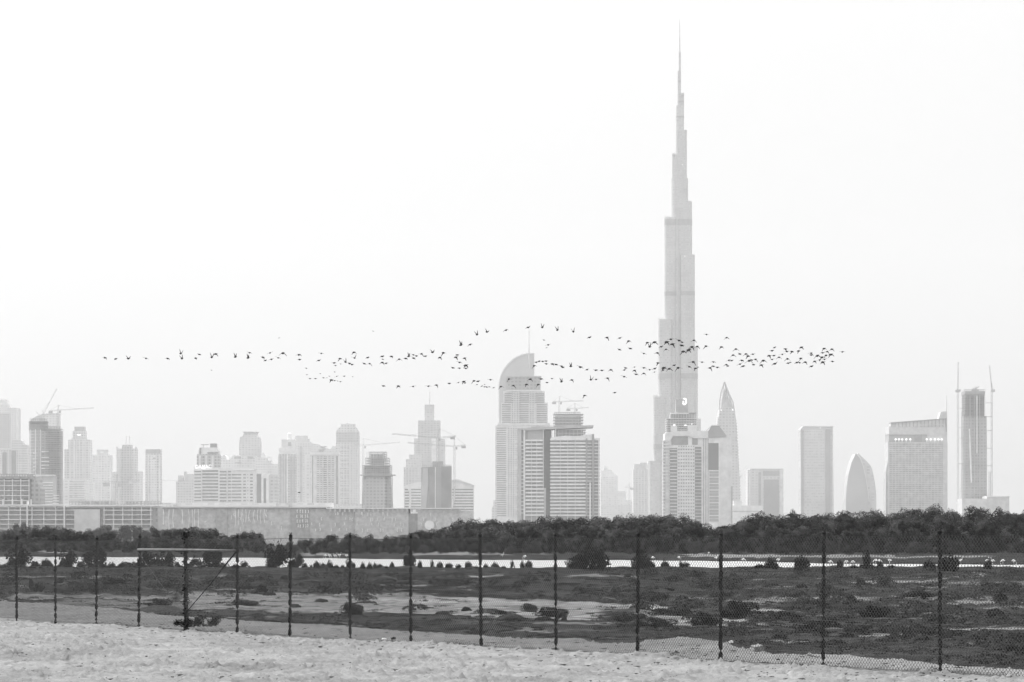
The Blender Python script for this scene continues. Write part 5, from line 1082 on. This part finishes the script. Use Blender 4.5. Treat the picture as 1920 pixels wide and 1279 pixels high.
b.cols(1272, 1303, 836, 985, 4.6, 1.9, mat(.26, .4, .15, .1, 'tinted_glass'), f=.5, d=2); b.slabs(1270.5, 1303, 838, 985, 6.3, 3.6, M_PALE, f=.9, d=2, part='spandrel')
b.slabs(1241.5, 1256, 826, 985, 6.3, 2.2, M_LIGHT, f=2.2, d=4, part='balcony'); b.slabs(1255, 1269, 842, 985, 6.3, 1.6, M_LIGHT, f=1.4, d=2, part='balcony'); b.slabs(1303, 1315, 842, 985, 6.3, 1.4, M_MID, f=1.0, d=1.6, part='floor_slab')
b.cols(1318.5, 1328, 822, 985, 4.3, 1.3, mat(.26, .4, .15, .1, 'tinted_glass'), f=.5, d=2, part='side_strip'); b.box('balcony_wall', mat(.34), [(1243.5, 1247.5, 828, None)], f=0, depth=20)
b = T('hipped_roof_building', 'plain tower with a dark hipped roof and a dark glass front panel', 1323, 1374, 3150, 34)
b.box('main_block', mat(.43), [(1326, 1371, 819, None)]); b.poly('hipped_roof', mat(.23, .6, .06, .1, 'metal_roof'), [(1322, 820), (1334, 798), (1347.5, 797.5), (1362.5, 818), (1359, 819.3), (1327, 820.5)], f=1.2, depth=32); b.poly('roof_ridge', M_LIGHT, [(1322, 808), (1333.5, 797.6), (1347.5, 797), (1347.5, 798), (1334, 798.8), (1323, 810)], f=1.8, depth=3)
b.box('glass_panel', mat(.145, .3, .08, .05, 'dark_glass'), [(1328, 1347.3, 831, 881)], f=.6, depth=2); b.box('glass_panel', mat(.26, .3, .1, .05, 'tinted_glass'), [(1330, 1347.3, 883, 978)], f=.5, depth=2)
b.slabs(1330, 1347.5, 882, 978, 12, 1.6, M_LIGHT, f=.9, d=2, part='sill_band'); b.slabs(1330, 1347.5, 888, 978, 12, .8, M_MID, f=.9, d=2, part='sill_band'); b.box('pier', M_LIGHT, [(1347.3, 1349.5, 831, None)], f=1.0, depth=3); b.box('service_mast', mat(.26), [(1371, 1373.5, 912, None)], f=1, depth=3)
b.box('annex', M_LIGHT, [(1330, 1345, 980, None)], f=6, depth=14)
b = T('pointed_lattice_tower', 'curving pointed tower with an open lattice tip', 1344, 1389, 4100, 40)
b.poly('main_block', fc(.385, .32, 3.8, 4.2), [(1344, 1010), (1345.5, 800), (1347, 785), (1350, 767), (1356, 763), (1372, 763), (1378, 772), (1380.5, 790), (1383, 830), (1386, 880), (1388, 930), (1389, 1010)])
b.poly('rear_shell', mat(.33, .6, .08, .05, 'grey_cladding'), [(1364, 1010), (1366, 800), (1372, 764), (1378.5, 775), (1381.5, 800), (1384, 850), (1387, 930), (1387.5, 1010)], f=-2, depth=44)
for i in range(26): b.box('edge_balcony', M_LIGHT, [(1380 + i * .32, 1382.2 + i * .3, 790 + i * 5.6, 792 + i * 5.6)], f=1, depth=12)
for i in range(5): b.box('edge_balcony', M_LIGHT, [(1345 - i * .1, 1347.5, 783 + i * 5, 785 + i * 5)], f=1, depth=12)
def rail_(part, P, r, f=0): 
    mb = MB(); mb.tube([(b.X(x), b.D + 10 - f, b.Z(y)) for x, y in P], [r] * len(P), 6); return mb.build(part, mat(.32), b.e)
rail_('lattice_rib', [(1350, 770), (1350.6, 750), (1353, 735), (1359.3, 715)], .7); rail_('lattice_rib', [(1379, 775), (1375, 752), (1368, 737), (1359.3, 715)], .7); rail_('lattice_rib', [(1352, 768), (1357, 748), (1363, 735), (1359.5, 716)], 1.0, 4); rail_('lattice_rib', [(1375, 768), (1369, 745), (1363, 728), (1359.3, 716)], 1.2, 4)
rail_('lattice_rib', [(1356, 766), (1356.5, 740), (1359, 718)], .4, -8); rail_('lattice_rib', [(1368, 766), (1367, 745), (1360, 718)], .4, -8)
for y_, a_, c_ in ((727, 1356, 1363.5), (734, 1353.5, 1366), (741, 1352, 1370), (749, 1351, 1374), (757, 1350.5, 1376.5)): rail_('lattice_hoop', [(a_, y_), (c_, y_)], .3, -3)
b.poly('glazed_tip', mat(.37), [(1352.5, 765), (1354.5, 748), (1358, 732), (1360.5, 727), (1365, 742), (1371, 752), (1376, 765)], f=-12, depth=10); b.box('tip_light', M_SIGN, [(1351.5, 1353, 768, 770.5)], f=1, depth=1); b.box('tip_light', M_SIGN, [(1373, 1374.6, 767, 770)], f=1, depth=1)
crane('faint raised crane boom beside the pointed tower foot', 5200, 1389, 1000, 891, 1401, 874, 1386, 893, (1389, 886), g=.42, r=.22)
b = T('framed_grey_block', 'mid height block with a pale frame round a dark glass panel', 1402, 1469, 4300)
b.box('main_block', fc(.42, .36, 3.8, 5), [(1402, 1468.8, 881, None)]); b.box('roof_frame', mat(.38), [(1406.5, 1468.8, 878.8, 881)], f=.6); b.box('side_pier', M_LIGHT, [(1462, 1468.8, 881, None)], f=.9, depth=4); b.box('glass_panel', mat(.27, .4, .1, .03, 'dark_cladding'), [(1432, 1460, 899, None)], f=.8, depth=3); b.box('head_band', mat(.29, .4, .1, .03, 'dark_cladding'), [(1431, 1461, 883.5, 892)], f=.8, depth=3)
b.box('window_strip', mat(.30), [(1422, 1427, 886, None)], f=.5, depth=2); b.box('side_pier', M_LIGHT, [(1404, 1407, 883, None)], f=.6, depth=3)
b = Bld('low_pale_hall', 'long low pale hall at the foot of the framed grey block', 'hall', 1374, 1430, 4000, 60)
b.box('main_block', mat(.48), [(1374, 1430, 948, None)]); b.box('roof_step', mat(.46), [(1376, 1392, 938.5, 948)], f=-4, depth=30); b.box('plinth_band', M_GREY, [(1374, 1430, 958, 959.5)], f=.4, depth=3)
b = T('plain_slab_tower', 'plain tall slab tower with darker side strips', 1501, 1562, 4200)
b.poly('main_block', fc(.37, .34, 3.8, 400, .4, 1.0), [(1502.5, 1010), (1501, 805), (1505, 800.5), (1561.5, 799.5), (1562, 820), (1563.5, 1010)]); b.box('dark_strip', mat(.30, .5, .08, .03, 'dark_cladding'), [(1548.5, 1557, 805, None)], f=.6, depth=3); b.box('dark_strip', mat(.31, .5, .08, .03, 'dark_cladding'), [(1501.8, 1506, 806, None)], f=.6, depth=3)
b.box('light_edge', M_LIGHT, [(1560.3, 1562, 801, None)], f=.7, depth=3); b.box('front_panel', fc(.41, .37, 3.8, 3, .4, .7), [(1508, 1547, 806, None)], f=.5, depth=2); b.box('roof_rim', M_LIGHT, [(1505, 1562, 799, 800.5)], f=.8, depth=30); b.box('roof_lamp', M_SIGN, [(1537, 1538.5, 801.8, 803.2)], f=1.2, depth=.6); b.box('roof_hut', M_MID, [(1524, 1530, 797.8, 799.2)], f=-4, depth=8)
b = T('curved_shell_tower', 'low pointed tower shaped like two curved shells leaning together', 1585, 1644, 3950, 40)
b.poly('front_shell', mat(.34, .6, .05, .03, 'shell_cladding'), [(1586, 1010), (1586, 935), (1587.5, 912), (1591, 889), (1597, 867), (1604.5, 850.3), (1612, 859), (1617, 872), (1622, 892), (1626, 915), (1628.5, 940), (1629, 1010)])
b.poly('rear_shell', fc(.41, .38, 3.8, 6), [(1606, 1010), (1608, 852), (1610.5, 849.3), (1616, 856), (1625, 864), (1634, 874), (1637.5, 885), (1641.5, 905), (1643.8, 925), (1644.3, 1010)], f=-5, depth=30)
b.poly('shell_edge', M_LIGHT, [(1604.5, 850.3), (1612, 859), (1617, 872), (1622, 892), (1626, 915), (1628.5, 940), (1629.8, 940), (1627, 914), (1623, 890), (1618, 870), (1613, 857.5), (1605.5, 849.5)], f=.5, depth=4)

# ---- slanted roof hotel
b = Bld('slanted_roof_hotel', 'big hotel slab with a slanted open parapet, lettering and ten round lamps', 'hotel', 1661, 1778, 4000, 40)
b.box('main_block', mat(.37), [(1665.5, 1776.5, 829, None)]); b.box('head_band', mat(.385), [(1667, 1776, 799.5, 815)], f=.2); b.box('recess_band', mat(.27, .5, .08, .05, 'dark_cladding'), [(1667, 1738, 814, 829.5)], f=-1); b.box('head_band', mat(.375), [(1738, 1776, 814, 829.5)], f=.1)
b.box('recess_panel', mat(.235), [(1715.5, 1728.5, 814.5, 829)], f=.1, depth=3)
b.poly('slanted_rail', mat(.24), [(1670, 794), (1670, 792), (1774.5, 784.3), (1774.5, 786)], f=1, depth=20)
b.poly('parapet_wall', mat(.42), [(1670, 800), (1670, 793.5), (1773, 786), (1773, 809), (1740, 806), (1700, 803)], f=-.6, depth=12)
x_ = 1671
while x_ < 1768: b.box('parapet_post', mat(.28), [(x_, x_ + 1.0, 792.5 - (x_ - 1670) * .073, 800.5)], f=.6, depth=2); x_ += 6.9
b.poly('roof_fin', mat(.37), [(1760, 785.5), (1764, 772.5), (1774, 771), (1774.5, 785)], f=.4, depth=20); b.box('corner_pier', mat(.24), [(1773.3, 1775, 784, 810)], f=1.2, depth=10); b.mast(1777.5, 741, 803, .8, .3, 'flag_mast', M_MID, back=.3)
b.poly('side_fin', mat(.33), [(1661, 1010), (1661.5, 885), (1664.5, 864), (1665.6, 864), (1665.6, 1010)], f=-2, depth=30); b.box('side_pier', M_MID, [(1664.8, 1667, 826, None)], f=.5, depth=4)
for xs_ in ((1679, 1685.2, 1691.2, 1699, 1706.4), (1737.2, 1744.8, 1752.5, 1759.2, 1765.4)):
    for x_ in xs_:
        mb = MB(); cx, cz = b.X(x_), b.Z(824); mb.tube([(cx, b.D - 1.3, cz), (cx, b.D - 2.6, cz)], [1.35, 1.35], 14); l_ = mb.build('round_lamp', M_SIGN, b.e)
        b.box('lamp_post', M_PALE, [(x_ - .6, x_ + .6, 826, 829.5)], f=1.6, depth=.8)
b.bands(1668, 1772, 832.3, 955, 3.95, 1.45, mat(.27, .4, .2, .15, 'tinted_glass'))
x_ = 1672.5
while x_ < 1770: b.box('pier', mat(.385), [(x_, x_ + 1.1, 830, None)], f=.5, depth=1.0); x_ += 6.1
b.box('end_wall', mat(.38), [(1767.5, 1776.5, 829.5, None)], f=.7, depth=3)
o_, w_ = lettering('INTERCONTINENTAL', 3.3, (b.X(1724), b.D - 1.6, b.Z(800.2)), mat(.62, .6, .05, .1, 'white_letters'), b.e, slope=0.035, bold=.0); o_.scale.x = (b.X(1771) - b.X(1724)) / w_

# ---- dark masted tower
b = T('masted_tower', 'dark unfinished tower standing between two hoist masts', 1805, 1851, 3700)
b.poly('main_block', fc(.29, .24, 3.8, 3.6), [(1807.5, 1010), (1808, 850), (1807, 780), (1850, 780), (1850.5, 850), (1851, 1010)]); b.box('upper_block', fc(.26, .20, 3.8, 3.6), [(1810, 1846, 735, 780)], f=-1, depth=26)
b.box('crown', mat(.25), [(1808.5, 1847, 733.5, 740)], f=.5, depth=28); b.slabs(1808.5, 1847.5, 741, 780, 3.9, 1.0, mat(.26), f=1, d=28); b.frame('rebar_frame', M_GREY, 1809, 1847, 730.5, 734, 13, 1, .25, 0, 14)
b.cols(1818, 1845, 742, 935, 9, 1.2, mat(.32), 'pier', 1.2, 1.6); b.poly('pale_strip', M_PALE, [(1816, 804), (1818.5, 804), (1821, 860), (1822, 905), (1820, 905), (1817.5, 850)], f=1.5, depth=1); b.box('hoist_strip', M_LIGHT, [(1830.5, 1832.5, 742, 850)], f=1.7, depth=1)
b.bands(1809, 1849, 862, 930, 4.2, 1.1, mat(.30), part='floor_line', f=.7)
b = Bld('low_annex', 'low pale annex at the foot of the dark masted tower', 'office block', 1803, 1894, 3650, 40)
b.box('main_block', mat(.40), [(1804, 1851, 935, None)]); b.box('side_block', mat(.38), [(1851, 1893, 931.3, None)], f=-2); b.box('roof_rim', mat(.46), [(1850.5, 1894, 930.5, 932)], f=-1, depth=36)
crane('small crane sitting on top of the dark masted tower', 3710, 1830, 734, 729.5, 1836, 725, 1824.5, 728.5, (1830, 725), g=.2, r=.3)
crane('tall slim hoist mast with an upright boom on the city side of the dark tower', 3700, 1796, 1005, 730, 1796.8, 679, 1794.8, 731, (1796, 722), g=.27, r=.3)
crane('tall slim hoist mast with a tilted boom at the outer side of the dark tower', 3700, 1859.5, 1000, 730, 1855.2, 685, 1862, 730, (1859.5, 718), g=.27, r=.3)
e = Bld('mast_tie_frame', 'thin site hoist with ties between the slim mast and the dark tower', 'site hoist', 1797, 1806, 3705, 4)
e.frame('hoist_mast', mat(.30), 1803.5, 1806, 773, 990, 1, 40, .2, 0, 2)
for y_ in (765, 801.5, 821, 869): e.box('tie_beam', mat(.30), [(1796, 1808, y_, y_ + .9)], f=0, depth=.6)
e = Bld('mast_tie_frame', 'ties and hoist between the dark tower and the outer slim mast', 'site hoist', 1850, 1861, 3705, 4)
for y_ in (755, 781, 807, 840, 873): e.box('tie_beam', mat(.30), [(1848, 1860, y_, y_ + .9)], f=0, depth=.6)
e.frame('hoist_mast', mat(.36), 1854.5, 1857, 885, 990, 1, 20, .2, 0, 2)
crane('low faint crane with a leaning boom beside the slim mast foot', 3900, 1799, 1000, 940, 1801.5, 911, 1797, 941, (1799, 934), g=.42, r=.2)
# ---- far pale city fabric just above the tree tops
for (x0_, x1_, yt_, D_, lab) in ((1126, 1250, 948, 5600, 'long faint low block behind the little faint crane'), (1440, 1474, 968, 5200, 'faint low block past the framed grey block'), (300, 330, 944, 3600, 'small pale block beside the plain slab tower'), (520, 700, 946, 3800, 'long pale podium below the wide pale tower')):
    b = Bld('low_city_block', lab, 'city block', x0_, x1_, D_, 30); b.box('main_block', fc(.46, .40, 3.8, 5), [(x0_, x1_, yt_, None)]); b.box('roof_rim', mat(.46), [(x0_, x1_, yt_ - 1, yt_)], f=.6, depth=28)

# ================================================================== small things on the sand
ALB = 1.0
def lump(name, px, py, wd, hh, m, label, cat, seed, flat=.5):
    r = random.Random(seed); D = CZ * F / (py - YH); bm = bmesh.new(); bmesh.ops.create_icosphere(bm, subdivisions=3, radius=1)
    for v in bm.verts:
        n = 1 + .22 * math.sin(v.co.x * 4 + seed) * math.cos(v.co.y * 5 + seed) + r.uniform(-.06, .06)
        v.co = Vector((v.co.x * wd / 2 * n, v.co.y * wd / 2 * n * .8, max(v.co.z, -.4) * hh * n * .7))
    me = bpy.data.meshes.new(name); bm.to_mesh(me); bm.free(); me.materials.append(m)
    o = link(name, me, None, ((px - 960) * D / F, D, sand_z((px - 960) * D / F, D) + hh * .2)); return tag(o, label, cat)
lump('earth_clod', 738, 1197.5, .11, .06, mat(.03, .9, .3, 20, 'dark_earth'), 'dark clod of earth lying just inside the fence line', 'clod', 3)
lump('plastic_bag', 720, 1199, .11, .035, mat(.75, .5, .05, 20, 'white_plastic'), 'flat white scrap of plastic beside the dark clod', 'litter', 4)
lump('plastic_bag', 1371, 1209, .11, .06, mat(.78, .5, .05, 20, 'white_plastic'), 'crumpled white bag at the sand edge near the concrete block', 'litter', 6)
lump('stone', 1268, 1218, .06, .03, mat(.05, .9, .3, 20, 'dark_earth'), 'small dark stone on the sand below the emblem tower', 'stone', 8); lump('stone', 1459, 1240, .07, .03, mat(.05, .9, .3, 20, 'dark_earth'), 'small dark stone between the two last fence spans', 'stone', 9)
lump('stone', 127, 1226, .07, .03, mat(.05, .9, .3, 20, 'dark_earth'), 'small dark stone on the open sand before the third post', 'stone', 10); lump('stone', 230, 1200, .10, .03, mat(.08, .9, .3, 20, 'dark_earth'), 'flat dark stone on the sand before the gateway', 'stone', 12)
# scattered dark twigs, seeds and small stones, darkened to stand in for footprint shade: one mesh
g = np.random.default_rng(15); n_ = 1500; yy = 1279 - (1279 - 1165) * g.random(n_) ** 1.1; xx = g.uniform(-40, 1960, n_); k_ = yy > np.interp(xx, ex, ey) + 3; xx, yy = xx[k_], yy[k_]
Dd = CZ * F / (yy - YH); wx_ = (xx - 960) * Dd / F; wz_ = sampleH(wx_, Dd); mb = MB()
for a_, d_, z_ in zip(wx_, Dd, wz_):
    L_ = rnd.choice((.015, .02, .03, .05, .08)) * rnd.uniform(.7, 1.3); th_ = rnd.gauss(0, .5); c_, s_ = math.cos(th_) * L_, math.sin(th_) * L_; h_ = min(L_, .03) * rnd.uniform(.2, .5)
    mb.add([(a_ - c_, d_ - s_, z_ + .004), (a_ - s_ * .4, d_ + c_ * .4, z_ - .01), (a_ + c_, d_ + s_, z_ + .006), (a_ + s_ * .4, d_ - c_ * .4, z_ - .01), (a_ + c_ * .2, d_ + s_ * .2, z_ + h_)], [(0, 3, 4), (3, 2, 4), (2, 1, 4), (1, 0, 4)])
o_ = mb.build('sand_debris', mat(.045, .9, .4, 9.0, 'dry_twigs')); tag(o_, 'small dark twigs and stones littering the pale sand', 'debris', kind='stuff')
D = 67; bm = bmesh.new(); bmesh.ops.create_cube(bm, size=1); bmesh.ops.subdivide_edges(bm, edges=bm.edges[:], cuts=5, use_grid_fill=True)
for v in bm.verts:
    v.co *= 1 + .05 * math.sin(v.co.x * 11 + v.co.z * 7) + rnd.uniform(-.02, .02); v.co.x *= .25 - .05 * (v.co.z > .3); v.co.y *= .2; v.co.z *= .2
me = bpy.data.meshes.new('concrete_block'); bm.to_mesh(me); bm.free(); me.materials.append(mat(.30, .9, .3, 12, 'broken_concrete'))
o = link('concrete_block', me, None, W(1419, 1219, D)); o.rotation_euler = (R(8), R(-10), R(25)); tag(o, 'broken tilted concrete block at the sand edge behind the fence', 'block')

# ================================================================== haze
mb = MB(); mb.box(-4600, 4600, -400, 9600, -3.2, 880)
m = bpy.data.materials.new('haze'); m.use_nodes = True; t_ = m.node_tree; t_.nodes.clear()
o_ = t_.nodes.new('ShaderNodeOutputMaterial'); v_ = t_.nodes.new('ShaderNodeVolumePrincipled')
v_.inputs['Color'].default_value = (.97, .97, .97, 1); v_.inputs['Density'].default_value = 0.000064; v_.inputs['Anisotropy'].default_value = 0.3
t_.links.new(v_.outputs[0], o_.inputs['Volume'])
h = mb.build('haze', m); tag(h, 'pale dry haze filling the air to the horizon', 'haze', kind='stuff')
